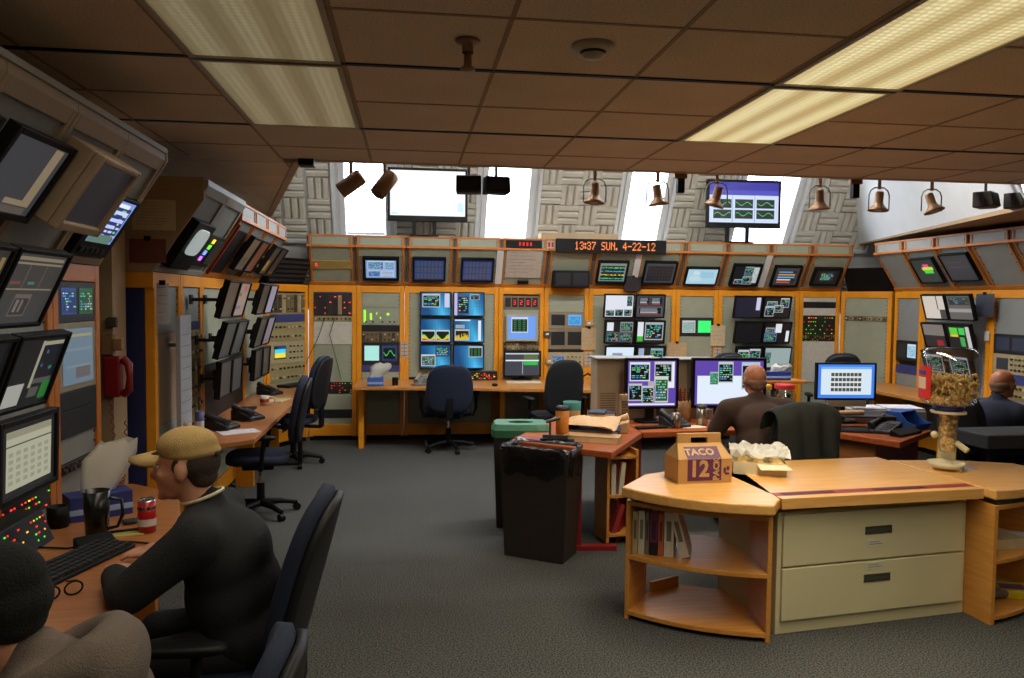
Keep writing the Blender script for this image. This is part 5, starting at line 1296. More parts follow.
# ---- takeaway box with printed lettering
t = thing('takeaway_box', 'brown cardboard carry box printed TACO 12 PACK on the curved counter', 'box', (1.62,4.20,.745), R(3))
w2, d2, h2 = .158,.10,.135
q = G('cardboard'); q.box(-w2,w2,-d2,d2,0,h2)
q.add([(-w2,-d2,h2),(w2,-d2,h2),(w2*.82,-.012,h2+.075),(-w2*.82,-.012,h2+.075)],[(0,1,2,3)])
q.add([(w2,d2,h2),(-w2,d2,h2),(-w2*.82,.012,h2+.075),(w2*.82,.012,h2+.075)],[(0,1,2,3)])
q.add([(-w2,d2,h2),(-w2,-d2,h2),(-w2*.82,-.012,h2+.075),(-w2*.82,.012,h2+.075)],[(0,1,2,3)])
q.add([(w2,-d2,h2),(w2,d2,h2),(w2*.82,.012,h2+.075),(w2*.82,-.012,h2+.075)],[(0,1,2,3)])
q.build('carton', t)
q = G('cardboard')
for y0,y1 in ((-.012,.012),):
    hw = w2*.82; z0, z1 = h2+.072, h2+.128
    q.box(-hw,-.05,y0,y1,z0,z1-.0); q.box(.05,hw,y0,y1,z0,z1); q.box(-.05,.05,y0,y1,z1-.022,z1)
q.build('handle', t)
pp = (92,38,84)
q = G('paint', pp); q.box(-.104,.095,-d2-.0012,-d2,.015,h2-.001)
TL = Matrix.Translation((0,-d2-.0016,0)) @ FRONT
q.use('paint',(196,156,100)); add_text(q, '12', .125, Matrix.Translation((-.036,-d2-.0016,.078)) @ FRONT, bold=.004, sx=.95)
add_text(q, 'PACK', .049, Matrix.Translation((.066,-d2-.0016,.078)) @ FRONT @ Matrix.Rotation(R(90),4,'Z'), bold=.002)
q.use('paint', pp); add_text(q, 'bell', .02, Matrix.Translation((.14,-d2-.0016,.045)) @ FRONT) if False else None
q.lathe([(0,0),(.018,0)],10) if False else None
for xx, zz, a, c in ((.108,.055,.014,.03),(.126,.07,.016,.022),(.116,.045,.026,.012)): q.quad(xx,xx+a,zz,zz+c,-d2-.001)
q.build('printed_panel', t)
ang = math.atan2(d2-.012,.075)
q = G('paint', pp); M = Matrix.Translation((0,-d2+.02,h2+.0165)) @ Matrix.Rotation(-ang,4,'X')
SLP = Matrix.Translation((-.012,(-d2-.012)/2,h2+.0375)) @ Matrix.Rotation(R(90)-ang,4,'X') @ Matrix.Translation((0,0,.0025))
q.xf(SLP); q.add([(-.092,-.056,-.001),(.107,-.056,-.001),(.107,.03,-.001),(-.092,.03,-.001)],[(0,1,2,3)])
q.use('paint',(196,156,100)); add_text(q, 'TACO', .062, Matrix.Translation((-.010,-.012,.0005)), bold=.002, sx=1.0)
q.xf(); q.build('printed_lid', t)
t = thing('food_tray', 'cream pastry box with crumpled clear wrap and pastries on the credenza', 'tray', (2.06,4.38,.745), R(-18)); t.scale = (.88,.88,.88)
q = G('tray_white'); q.box(-.17,.17,-.13,.13,0,.006)
for a in ((-.17,-.166,-.13,.13),(.166,.17,-.13,.13)): q.box(a[0],a[1],a[2],a[3],.006,.085)
q.box(-.166,.166,.126,.13,.006,.085); q.box(-.166,.166,-.13,-.126,.006,.08)
q.add([(-.02,-.13,.07),(.17,-.13,.07),(.20,-.20,.055),(.0,-.195,.045)],[(0,1,2,3),(3,2,1,0)]); q.build('tray', t)
r = random.Random(4)
for k in range(9):
    q = G('snack'); q.ball((0,0,0),(.05,.035,.03),12,7); q.build('pastry', t, (-.1+.1*(k%3)+.02*r.random(),-.07+.07*(k//3),.05+.02*r.random()), (0,0,r.random()*3))
q = G('wrap'); vs_ = []; n1_, n2_ = 13, 10
for j in range(n2_):
    for i in range(n1_):
        e = max(abs(i-(n1_-1)/2)/((n1_-1)/2), abs(j-(n2_-1)/2)/((n2_-1)/2))
        vs_.append((-.19+.38*i/(n1_-1)+.012*r.random(), -.12+.26*j/(n2_-1)+.012*r.random(), .095+.05*r.random()*(.4+e)+.02*e*(1 if j > 4 else .2)))
q.add(vs_, [(j*n1_+i,j*n1_+i+1,(j+1)*n1_+i+1,(j+1)*n1_+i) for j in range(n2_-1) for i in range(n1_-1)]); q.build('plastic_wrap', t)
# ---- snack dispenser
t = thing('snack_dispenser', 'snack dispenser with an upturned plastic jar of crackers on the credenza', 'dispenser', (3.27,4.36,.745), R(-38))
q = G('tray_white'); q.box(-.05,.05,.065,.10,.015,.34); q.build('stand_column', t, bevel=.008)
q = G('tray_white'); q.box(-.085,.085,-.09,.12,0,.015); q.build('foot', t, bevel=.006)
q = G('tray_white'); q.lathe([(0,.016),(.07,.018),(.10,.042),(.105,.046),(.085,.016),(0,.0155)][::-1], 24, (0,-.05,0)); q.build('catch_dish', t)
q = G('clear_plastic'); q.lathe([(.040,.10),(.046,.12),(.060,.30),(.062,.345)], 20); q.build('chute', t)
q = G('snack'); r = random.Random(2)
for k in range(120): a = r.random()*2*PI; z = .11+.23*r.random(); d = (.028+.018*(z-.1)/.23)*r.random()**.5; q.ball((d*math.cos(a),d*math.sin(a),z),.012,6,4)
q.build('crackers_in_chute', t)['kind'] = 'stuff'
q = G('tray_white'); q.lathe([(.055,.335),(.10,.34),(.10,.352),(.072,.356),(.072,.37)], 24); q.build('collar', t)
q = G('paint',(40,44,110)); q.lathe([(.075,.354),(.088,.36),(.088,.378),(.07,.384)], 24); q.build('blue_cap_ring', t)
q = G('clear_plastic'); q.lathe([(.075,.38),(.13,.392),(.160,.42),(.166,.46),(.166,.66),(.158,.71),(.13,.738),(0,.745)], 32); q.build('jar', t)
q = G('snack')
for k in range(620):
    a = r.random()*2*PI; z = .405+.17*r.random(); d = (.09+.06*min(1,(z-.395)/.05))*r.random()**.5
    M_ = Matrix.Translation((d*math.cos(a),d*math.sin(a),z)) @ Euler((r.random()*3,r.random()*3,r.random()*3)).to_matrix().to_4x4(); q.xf(M_); q.ball((0,0,0),(.018,.010,.006),6,4)
q.xf(); q.build('crackers', t)['kind'] = 'stuff'
n = 10; a0, a1 = R(172), R(236)
def wrap_label(g_, rr_, i0, i1, z0, z1):
    vs_ = [(rr_*math.cos(a0+(a1-a0)*i/n), rr_*math.sin(a0+(a1-a0)*i/n), z) for z in (z0,z1) for i in range(i0,i1+1)]; m_ = i1-i0
    g_.add(vs_, [(i,i+1,m_+2+i,m_+1+i) for i in range(m_)])
q = G('paint',(206,44,36)); wrap_label(q,.1672,0,n,.43,.63); q.use(col=(224,200,176)); wrap_label(q,.1682,2,8,.49,.56); q.use(col=(70,60,120)); wrap_label(q,.1682,2,8,.575,.60); q.build('jar_label', t)
q = G('paint',(208,196,150)); q.cyl((.05,.0,.16),(.11,-.03,.12),.018,n=10); q.ball((-.07,.0,.20),.022,10,6); q.build('turn_knob', t)

# ------------------------------------------------------------------ bins
def bin_(label, loc, rz, w_, d, h, m_, name='waste_bin'):
    t = thing(name, label, 'bin', loc, rz)
    q = G(m_); a, b_ = .86, 1.0
    def ring(s, z): return [(-w_/2*s,-d/2*s,z),(w_/2*s,-d/2*s,z),(w_/2*s,d/2*s,z),(-w_/2*s,d/2*s,z)]
    vs_ = ring(a,0)+ring(b_,h)+ring(.95,h)+ring(.82,.02)
    q.add(vs_, [(3,2,1,0)]+[(i,(i+1)%4,4+(i+1)%4,4+i) for i in range(4)]+[(4+i,4+(i+1)%4,8+(i+1)%4,8+i) for i in range(4)]+[(8+i,8+(i+1)%4,12+(i+1)%4,12+i) for i in range(4)]+[(12,13,14,15)])
    q.build('tub', t, bevel=.012); return t
t = bin_('tall dark brown waste bin lined with a black bag', (.90,5.22,0), R(-32), .50,.30,.74, 'bin_brown')
q = G('bag_black'); r = random.Random(6); n = 44; rows = []
for lv, (s, z) in enumerate(((1.03,.58),(1.05,.66),(1.05,.755),(1.0,.765),(.93,.74),(.88,.55))):
    for i in range(n):
        a = 2*PI*i/n; cx, cy = math.cos(a), math.sin(a); k = (abs(cx)**8+abs(cy)**8)**(-1/8)
        jz = (r.random()-.5)*(.05 if lv in (0,) else .02); js = 1+(r.random()-.5)*.03
        rows.append((.25*s*js*cx*k, .15*s*js*cy*k, z+jz))
q.add(rows, [(l*n+i,l*n+(i+1)%n,(l+1)*n+(i+1)%n,(l+1)*n+i) for l in range(5) for i in range(n)], True)
q.build('bag_liner', t)
t = bin_('green-lidded recycling bin behind the dark brown bin', (.86,5.98,0), R(-6), .42,.30,.72, 'bin_brown', 'recycling_bin')
q = G('bin_green'); n = 24
outer = []
for i in range(n):
    a = 2*PI*i/n; cx, cy = math.cos(a), math.sin(a); k = (abs(cx)**8+abs(cy)**8)**(-1/8); outer.append((.225*cx*k,.165*cy*k))
inner = [(.10*math.cos(2*PI*i/n),.065*math.sin(2*PI*i/n)) for i in range(n)]
vs_ = [(x,y,.70) for x,y in outer]+[(x,y,.755) for x,y in outer]+[(x*.9,y*.85,.80) for x,y in outer]+[(x,y,.80) for x,y in inner]+[(x,y,.70) for x,y in inner]
q.add(vs_, [(l*n+i,l*n+(i+1)%n,(l+1)*n+(i+1)%n,(l+1)*n+i) for l in range(4) for i in range(n)]); q.build('lid', t, bevel=.006)

# ------------------------------------------------------------------ chairs
def chair(label, loc, rz, fab='chair_blue', bh=.56, bw=.46, seat_z=.47, arms=True, shell=True, lean=R(10), group='swivel chairs', back_z=.30, jacket=None, simple=False):
    """office chair facing -y (its back towards +y)"""
    t = thing('office_chair', label, 'chair', loc, rz, group)
    q = G(fab); q.pad(.50,.48,.085,e=3.4,edge=.5); q.build('seat', t, (0,-.02,seat_z), (R(90),0,0))
    zc = seat_z+back_z+.10
    q = G(fab); q.pad(bw,bh,.075,e=3.0,curve=.045,edge=.5,taper=.12); b_ = q.build('backrest', t, (0,.27+math.sin(lean)*.2,zc), (-lean,0,0))
    if shell:
        q = G('dark_plastic'); q.pad(bw*.96,bh*.96,.03,e=3.0,curve=.045,edge=.8,taper=.12); q.build('back_shell', b_, (0,.045,0))
    q = G('black_plastic'); q.box(-.04,.04,.10,.32,seat_z-.075,seat_z-.05); q.box(-.04,.04,.29,.325,seat_z-.06,seat_z+.2); q.build('back_bracket', t, bevel=.008)
    q = G('black_plastic'); q.box(-.13,.13,-.13,.11,seat_z-.085,seat_z-.04); q.cyl((.1,0,seat_z-.07),(.30,.02,seat_z-.08),.008); q.build('seat_mechanism', t, bevel=.008)
    q = G('black_plastic'); q.cyl((0,0,.10),(0,0,.26),.032); q.use('chrome'); q.cyl((0,0,.26),(0,0,seat_z-.08),.02); q.build('gas_column', t)
    if arms:
        for s in (-1,1):
            q = G('black_plastic'); q.tube([(s*.17,.02,seat_z-.06),(s*.29,.02,seat_z-.05),(s*.315,.03,seat_z+.02),(s*.315,.05,seat_z+.18)], .018, 8)
            q.xf(Matrix.Translation((s*.31,-.0,seat_z+.20)) @ Matrix.Rotation(R(90),4,'X')); q.pad(.085,.28,.035,e=3); q.xf()
            q.build('armrest', t)
    for k in range(5):
        a = R(90+72*k+18)
        q = G('black_plastic'); q.tube([(0,0,.10),(.16*math.cos(a),.16*math.sin(a),.095),(.29*math.cos(a),.29*math.sin(a),.07)], [.032,.025,.018], 8); L = q.build('base_leg', t)
        cx, cy = .29*math.cos(a), .29*math.sin(a)
        q = G('chrome' if k % 2 else 'black_plastic'); d = (-math.sin(a)*.02, math.cos(a)*.02)
        q.cyl((cx-d[0],cy-d[1],.03),(cx+d[0],cy+d[1],.03),.03,n=14); q.cyl((cx,cy,.03),(cx,cy,.075),.009); q.build('caster', L)
    if jacket:
        q = G(jacket); n = 16; m2 = 11; vs_ = []; rr = random.Random(12)
        for j in range(m2+1):
            v = j/m2
            for i in range(n+1):
                u = i/n*2-1
                # over the backrest: front short flap, ridge, long hang behind
                zt = zc+bh/2+.02 - .06*abs(u)**2.4
                if v < .2: y, z = .20+.07*v/.2, zt-.16*(1-v/.2)
                elif v < .32: y, z = .27+.19*(v-.2)/.12, zt+.02*math.sin((v-.2)/.12*PI)
                else: y, z = .46-.03*(v-.32)+.012*math.sin(u*9+v*3), zt-(v-.32)*.90
                wid = bw/2*(1.06+.16*max(0,v-.3)+.05*math.sin(v*7))
                vs_.append((u*wid, y+.015*math.sin(u*11+v*5)-.03*u*u, z))
        n3 = len(vs_)
        fs_ = [(j*(n+1)+i,j*(n+1)+i+1,(j+1)*(n+1)+i+1,(j+1)*(n+1)+i) for j in range(m2) for i in range(n)]
        q.add(vs_, fs_, True); o = q.build('coat', None)
        md = o.modifiers.new('thick','SOLIDIFY'); md.thickness = .018; md2 = o.modifiers.new('sub','SUBSURF'); md2.levels = 1; md2.render_levels = 1
        o.location = loc; o.rotation_euler = (0,0,rz); o.name = 'draped_jacket'
        tag(o, 'dark green jacket draped over the back of the centre chair', 'jacket')
    return t
chair('dark blue swivel chair with its back to us at the back counter', (.45,8.98,0), PI, back_z=.17, bh=.56, bw=.56, shell=False)
chair('black high-backed swivel chair at the back counter behind the bins', (1.60,8.45,0), PI+R(10), 'chair_black', bh=.62, bw=.46, back_z=.24, shell=False)
chair('dark blue swivel chair, nearer of two at the left wall desk', (-1.18,6.42,0), R(-84), back_z=.28, bh=.54, bw=.44)
chair('dark blue swivel chair, farther of two at the left wall desk', (-1.20,8.35,0), R(-106), back_z=.30, bh=.56, bw=.46)
chair('tall blue chair carrying the man in the khaki cap', (-.68,2.76,0), R(-92), bh=.62, bw=.47, back_z=.22, lean=R(15))
chair('blue chair carrying the hooded person at the bottom left', (-.62,1.80,0), R(-90), bh=.54, bw=.46, back_z=.14, lean=R(8))
chair('black chair carrying the man in the brown shirt', (2.70,5.42,0), PI+R(4), 'chair_black', bh=.50, bw=.46, back_z=.22, jacket='jacket_green')
chair('black chair standing at the back right beyond the blue screen', (4.95,8.5,0), PI-R(20), 'chair_black', bh=.60, bw=.46, back_z=.32)
chair('black chair turned sideways behind the blue-screened monitor', (4.35,6.95,0), R(110), 'chair_black', bh=.60, bw=.46, back_z=.28)
chair('black chair carrying the man at the right edge', (4.62,5.70,0), R(100), 'chair_black', bh=.52, bw=.46, back_z=.24)
chair('black chair beyond the man in the brown shirt', (3.05,7.6,0), PI+R(8), 'chair_black', bh=.66, bw=.44, back_z=.36)

# ------------------------------------------------------------------ left desk and back counter clutter
def tissue(label, loc, rz, w_=.24, d=.12, h=.09, col=(40,70,150), plume=.12):
    t = thing('tissue_box', label, 'tissue box', loc, rz)
    q = G('paint', col); q.box(-w_/2,w_/2,-d/2,d/2,0,h); q.use(col=(150,170,210)); q.box(-w_/2-.001,w_/2+.001,-d/2-.001,d/2+.001,h*.25,h*.5); q.build('carton', t, bevel=.003)
    q = G('wrap'); r = random.Random(len(label)); vs_ = []; n = 14
    for lv,(s,z) in enumerate(((.05,0),(.07,plume*.35),(.085,plume*.7),(.06,plume))):
        for i in range(n): a = 2*PI*i/n; k = 1+(r.random()-.5)*.5; vs_.append((s*1.3*k*math.cos(a)+.03*lv,s*.35*k*math.sin(a),h+z+(r.random()-.5)*.03))
    q.add(vs_, [(l*n+i,l*n+(i+1)%n,(l+1)*n+(i+1)%n,(l+1)*n+i) for l in range(3) for i in range(n)], True); q.build('tissue', t)
tissue('white tissue box with a tall tissue on the back counter', (-.38,8.98,.75), 0, .18,.12,.10,(60,90,160),.16)
tissue('blue tissue box on the near desk with a tissue leaning out', (-1.40,3.72,.75), R(35), .26,.13,.11,(38,48,120),.22)
tissue('blue tissue box on the right desk behind the man', (3.75,7.6,.95), 0, .26,.13,.09,(40,60,140),.07)
t = thing('side_shelf', 'small orange shelf holding the blue tissue box behind the man', 'shelf', (3.75,7.62,0), 0)
q = G('rack_orange'); q.box(-.28,.28,-.14,.14,.92,.95); q.build('shelf_board', t, bevel=.004)
q = G('dark_plastic'); q.box(-.03,.03,-.03,.03,.02,.92); q.box(-.15,.15,-.12,.12,0,.02); q.build('post', t)
phone('pale desk telephone with cords on the back counter', (.16,9.05,.75), R(-15), (120,116,108))
q = G('black_plastic'); q.ball((0,0,.014),(.035,.055,.018)); tag(q.build('computer_mouse', loc=(.98,8.93,.75)), 'black mouse on the back counter in front of the blue monitors', 'mouse')
t = thing('keyboard', 'white keyboard in front of the wide monitor on the back counter', 'keyboard', (1.36,9.22,.75), R(-4))
q = G('tray_white'); q.box(-.21,.21,-.06,.06,0,.018); q.build('base', t, bevel=.004)
q = G('paint',(220,214,200)); [q.box(-.2+.029*i,-.176+.029*i,-.05+.025*j,-.03+.025*j,.018,.024) for i in range(14) for j in range(4)]; q.build('keys', t)['kind'] = 'stuff'
t = thing('headset', 'black headset lying at the right of the back counter', 'headset', (2.08,8.95,.75), R(10))
q = G('black_plastic'); q.tube([(-.08,0,.03),(-.07,0,.1),(0,0,.14),(.07,0,.1),(.08,0,.03)], .012, 8); q.build('headband', t)
for s in (-1,1): q = G('black_plastic'); q.cyl((s*.065,0,.045),(s*.1,0,.045),.042,n=14); q.build('ear_cup', t)
t = thing('lamp_strip', 'low box of red and green lamps on the back counter under the blue monitors', 'control panel', (.82,9.60,.75), 0)
q = G('dark_plastic'); q.box(-.26,.26,-.05,.05,0,.11); q.build('housing', t, bevel=.004)
q = G('led'); r = random.Random(8)
for i in range(16):
    for j in range(4):
        if r.random() < .5: q.use('led', r.choice([(240,40,30),(80,220,50),(240,200,50),(240,40,30)])); q.quad(-.24+.03*i,-.24+.03*i+r.choice((.012,.022)),.02+.02*j,.03+.02*j,-.0505)
q.build('indicator_lights', t)
q = G('black_plastic'); q.cyl((0,0,0),(0,0,.09),.035,n=14); tag(q.build('pen_pot', loc=(-.16,9.05,.75)), 'small black pot on the back counter right of the tissue box', 'pot')
phone('black desk telephone on the left wall desk, nearer one', (-1.40,6.10,.75), R(70))
phone('black desk telephone on the left wall desk, farther one', (-1.30,6.55,.75), R(60))
cup('mug', 'white mug with a red pattern on the left wall desk', 'mug', (-1.32,7.40,.75), .04,.042,.09, (196,186,170), handle=True, band=(.35,.7,(176,60,44)))
cup('spray_can', 'blue and white can standing on the left wall desk', 'can', (-1.5,5.85,.75), .03,.03,.17, (60,66,120), band=(.3,.6,(190,190,200)))
cup('bottle', 'pale pump bottle beside the blue and white can', 'bottle', (-1.54,5.62,.75), .04,.02,.17, (186,170,140))
q = G('paint',(206,200,206)); q.box(-.14,.14,-.10,.10,0,.003); tag(q.build('paper_sheet', loc=(-1.25,5.95,.75), rot=(0,0,R(28))), 'white paper sheet at the near end of the left wall desk', 'paper')
q = G('paint',(200,180,130)); q.box(-.14,.14,-.08,.08,0,.006); tag(q.build('note_pad', loc=(-1.26,7.75,.75), rot=(0,0,R(80))), 'cream note pad beside the red-patterned mug', 'note pad')
q = G('black_plastic'); q.box(-.2,.2,-.07,.07,0,.02); tag(q.build('keyboard', loc=(-1.42,7.0,.75), rot=(0,0,Q), bevel=.004), 'black keyboard on the left wall desk', 'keyboard')
q = G('black_plastic'); q.box(-.24,.24,-.09,.09,0,.03); tag(q.build('keyboard', loc=(-1.25,9.02,.75), rot=(0,0,R(58)), bevel=.006), 'wide black keyboard in front of the left corner rack', 'keyboard')
phone('black desk telephone on the left wall desk near the corner', (-1.42,8.25,.75), R(60))
# near desk clutter
t = cup('travel_mug', 'tall black travel mug with handle on the near desk', 'mug', (-1.27,3.36,.75), .042,.052,.20, (18,18,20), 'gloss', handle=True)
q = G('black_plastic'); q.extrude_x([(-.05,0),(-.05,.02),(.05,.05),(.05,0)][::-1], -.07,.07); tag(q.build('mug_coaster', loc=(-1.22,3.22,.75), rot=(0,0,R(40)), bevel=.006), 'low black wedge in front of the travel mug', 'stand')
t = cup('drink_can', 'red and silver drink can on the near desk', 'can', (-1.10,3.44,.75), .036,.036,.135, (176,28,30), 'gloss')
q = G('chrome'); q.lathe([(0,.136),(.026,.136),(.03,.142),(.036,.134)], 20); q.build('top', t)
q = G('chrome'); q.lathe([(.0365,.10),(.0365,.112)], 20); q.use('paint',(210,200,200)); q.lathe([(.0366,.03),(.0366,.06)], 20); q.build('silver_band', t)
q = G('paint',(28,28,32)); q.box(-.045,.045,-.025,.025,0,.018); tag(q.build('flip_phone', loc=(-1.20,3.58,.75), rot=(0,0,R(30)), bevel=.008), 'small black flip phone near the red can', 'phone')
q = G('paint',(206,190,100)); q.box(-.06,.06,-.04,.04,0,.004); tag(q.build('sticky_note', loc=(-1.17,3.42,.75), rot=(0,0,R(20))), 'yellow sticky note between the mug and the red can', 'note')
q = G('black_plastic'); q.cyl((-.07,0,.006),(.07,0,.012),.006,n=8); tag(q.build('pen', loc=(-1.19,3.41,.756), rot=(0,0,R(10))), 'black pen lying on the yellow sticky note', 'pen')
t = thing('keyboard', 'long black keyboard on the near desk in front of the capped man', 'keyboard', (-1.22,3.03,.75), R(73))
q = G('black_plastic'); q.extrude_x([(-.08,0),(-.08,.014),(.08,.03),(.08,0)][::-1], -.235,.235); q.build('base', t, bevel=.005)
q = G('paint',(34,34,38)); [q.box(-.22+.0295*i,-.195+.0295*i,-.068+.0265*j,-.046+.0265*j,.015+.0026*j,.026+.0026*j) for i in range(15) for j in range(5)]; q.build('keys', t)['kind'] = 'stuff'
q = G('black_plastic'); q.tube([(-1.45,3.25,.755),(-1.33,3.22,.756),(-1.2,3.3,.756),(-1.1,3.28,.756),(-1.0,3.24,.756)], .004, 6); tag(q.build('cable'), 'thin black cable crossing the near desk behind the keyboard', 'cable')
t = thing('eyeglasses', 'black folded eyeglasses on the near desk beside the hooded person', 'glasses', (-1.13,2.70,.75), R(40))
for s in (-1,1): q = G('black_plastic'); q.tube([(s*.035+.028*math.cos(2*PI*i/14),.006,.024+.022*math.sin(2*PI*i/14)) for i in range(15)], .0035, 6); q.build('rim', t); q = G('black_plastic'); q.tube([(s*.062,.006,.032),(s*.062,.06,.03),(s*.05,.12,.012)], .003, 6); q.build('temple', t)
q = G('black_plastic'); q.lathe([(0,0),(.042,0),(.042,.09),(.036,.09),(.034,.01),(0,.01)], 16); tag(q.build('desk_pot', loc=(-1.50,3.55,.75)), 'round black pot at the foot of the near console', 'pot')
# ------------------------------------------------------------------ people (one continuous skin each, clothes as children)
def blob(name, parts, m_, parent, vox=.011, smooth=6, inflate=0.):
    g = G(m_)
    for p in parts:
        if p[0] == 'c':      # tapered limb
            a, b_, r0, r1 = Vector(p[1]), Vector(p[2]), p[3]+inflate, p[4]+inflate
            g.cyl(a, b_, r0, r1, 14); g.ball(a, r0, 14, 10); g.ball(b_, r1, 14, 10)
        else:                # ellipsoid, optional rotation
            c, r = p[1], p[2]; M = Matrix.Translation(c)
            if len(p) > 3: M = M @ Euler(p[3]).to_matrix().to_4x4()
            g.xf(M); g.ball((0,0,0), tuple(v+inflate for v in r), 18, 12); g.xf()
    o = g.build(name, None)
    md = o.modifiers.new('r','REMESH'); md.mode = 'VOXEL'; md.voxel_size = vox; md.use_smooth_shade = True
    md = o.modifiers.new('s','SMOOTH'); md.factor = .5; md.iterations = smooth
    bpy.context.view_layer.update()
    me = baked(o); old = o.data; o.modifiers.clear(); o.data = me; bpy.data.meshes.remove(old)
    me.materials.clear(); me.materials.append(MATS[m_])
    for pl in me.polygons: pl.use_smooth = True; pl.material_index = 0
    o.parent = parent
    return o
def hand(wr, d, side, up=(0,0,1), curl=.5):
    """palm and five bent fingers leaving wrist wr along d"""
    wr, d, up = Vector(wr), Vector(d).normalized(), Vector(up)
    s = d.cross(up).normalized()*side; up = s.cross(d).normalized()*side
    out = [('c', wr, wr+d*.035, .027,.030)]
    for k in range(4): out.append(('c', wr+d*.02, wr+d*.085+s*(-.030+.020*k), .018,.0115))
    for k, L in enumerate((.055,.066,.070,.058)):
        a = wr+d*.085+s*(-.030+.020*k); b_ = a+d*L*.5-up*L*.18*curl; c = b_+d*L*.30-up*L*.42*curl
        out += [('c',a,b_,.0105,.0095),('c',b_,c,.0095,.008)]
    a = wr+d*.03+s*.025; b_ = a+d*.03+s*.028; c = b_+d*.035+s*.004
    out += [('c',a,b_,.016,.012),('c',b_,c,.012,.009)]
    return out
def head_parts(c, yaw=0., pitch=0.):
    M = Matrix.Translation(c) @ Matrix.Rotation(yaw,4,'Z') @ Matrix.Rotation(pitch,4,'X')
    P_ = lambda x,y,z: tuple(M @ Vector((x,y,z)))
    e = M.to_euler(); rot = (e.x,e.y,e.z)
    return M, [('e',P_(0,.015,.035),(.078,.098,.085),rot),('e',P_(0,-.02,-.02),(.066,.080,.085),rot),('e',P_(0,-.045,-.075),(.048,.048,.036),rot),('e',P_(0,-.085,-.095),(.022,.02,.018),rot),
        ('e',P_(0,-.082,.03),(.052,.02,.014),rot),('c',P_(0,-.096,.012),P_(0,-.114,-.024),.010,.014),('e',P_(-.011,-.102,-.028),(.010,.012,.008),rot),('e',P_(.011,-.102,-.028),(.010,.012,.008),rot),
        ('e',P_(0,-.090,-.052),(.024,.014,.008),rot),('e',P_(0,-.088,-.066),(.021,.014,.008),rot),('e',P_(-.042,-.068,-.015),(.022,.018,.018),rot),('e',P_(.042,-.068,-.015),(.022,.018,.018),rot),
        ('e',P_(.080,.012,-.008),(.012,.022,.034),rot),('e',P_(-.080,.012,-.008),(.012,.022,.034),rot)]
def person(label, loc, rz, neck, head_c, shoulders, arms, pelvis=(0,.06,.57), knees=None, top='jacket_dark', bottom='trousers', skin='skin', hair=None, yaw=0., pitch=0., sleeve=1.0, long_=True):
    """arms: [(elbow, wrist, hand_dir)] left (+x) then right"""
    t = thing('person', label, 'person', loc, rz)
    pv, nk, hc = Vector(pelvis), Vector(neck), Vector(head_c)
    M, hp = head_parts(head_c, yaw, pitch)
    ch = pv.lerp(nk,.60)
    body = hp + [('c',nk-Vector((0,0,.03)),hc+Vector((0,.02,-.05)),.056,.052),('c',ch,nk-Vector((0,0,.06)),.10,.07),('c',pv,ch,.11,.11)]
    coat = [('e',pv+Vector((0,0,.02)),(.195,.165,.14)),('e',pv.lerp(nk,.34),(.195,.165,.18)),('e',pv.lerp(nk,.64)+Vector((0,.02,0)),(.205,.155,.16)),('e',pv.lerp(nk,.86)+Vector((0,.01,0)),(.165,.105,.08)),('c',nk-Vector((0,0,.045)),nk+Vector((0,.01,.012)),.075,.066)]
    for s, S in ((1,shoulders[0]),(-1,shoulders[1])):
        S = Vector(S); el, wr, hd = [Vector(v) for v in arms[0 if s == 1 else 1]]
        body += [('c',ch,S,.07,.055),('c',S,el,.045,.036),('c',el,wr,.036,.025)] + hand(wr, hd, s)
        coat += [('c',nk.lerp(S,.35)-Vector((0,0,.03)),S,.085,.084),('c',S,el,.082,.068),]
        if long_: coat += [('c',el,el.lerp(wr,.93),.068,.046)]
        else: coat[-1] = ('c',S,S.lerp(el,.8),.070,.062)
    kn = knees or [(.14,-.40,.54),(-.14,-.40,.54)]
    tr = [('e',pv-Vector((0,0,.02)),(.165,.13,.10))]; shoes = []
    for s, K in ((1,kn[0]),(-1,kn[1])):
        K = Vector(K); hp_ = pv+Vector((s*.09,-.02,-.02)); an = K+Vector((0,.06,-.45))
        body += [('c',pv,hp_,.08,.07),('c',hp_,K,.065,.045),('c',K,an,.045,.03),('c',an,an+Vector((0,-.10,-.04)),.03,.025)]
        tr += [('c',hp_,K,.090,.068),('c',K,an+Vector((0,0,.03)),.066,.052)]
        shoes.append([('c',an+Vector((0,.03,-.035)),an+Vector((0,-.15,-.045)),.045,.036)])
    b_ = blob('body', body, skin, t, .009, 4)
    blob('upper_garment', coat, top, t, .012, 16); blob('trousers', tr, bottom, t, .014, 4)
    for sp in shoes: blob('shoe', sp, 'black_plastic', t, .012, 2)
    for s in (-1,1):
        q = G('gloss',(225,220,212)); q.ball(tuple(M @ Vector((s*.034,-.076,.012))), .0105, 10, 8); e = q.build('eye', b_)
        q = G('gloss',(30,22,18)); q.ball(tuple(M @ Vector((s*.034,-.0835,.012))), .0048, 8, 6); q.build('iris', e) if False else q.build('iris', b_)
    return t, M
def shell_parts(M, parts):
    e = M.to_euler(); rot = (e.x,e.y,e.z)
    return [('e', tuple(M @ Vector(c)), r, rot) for c, r in parts]
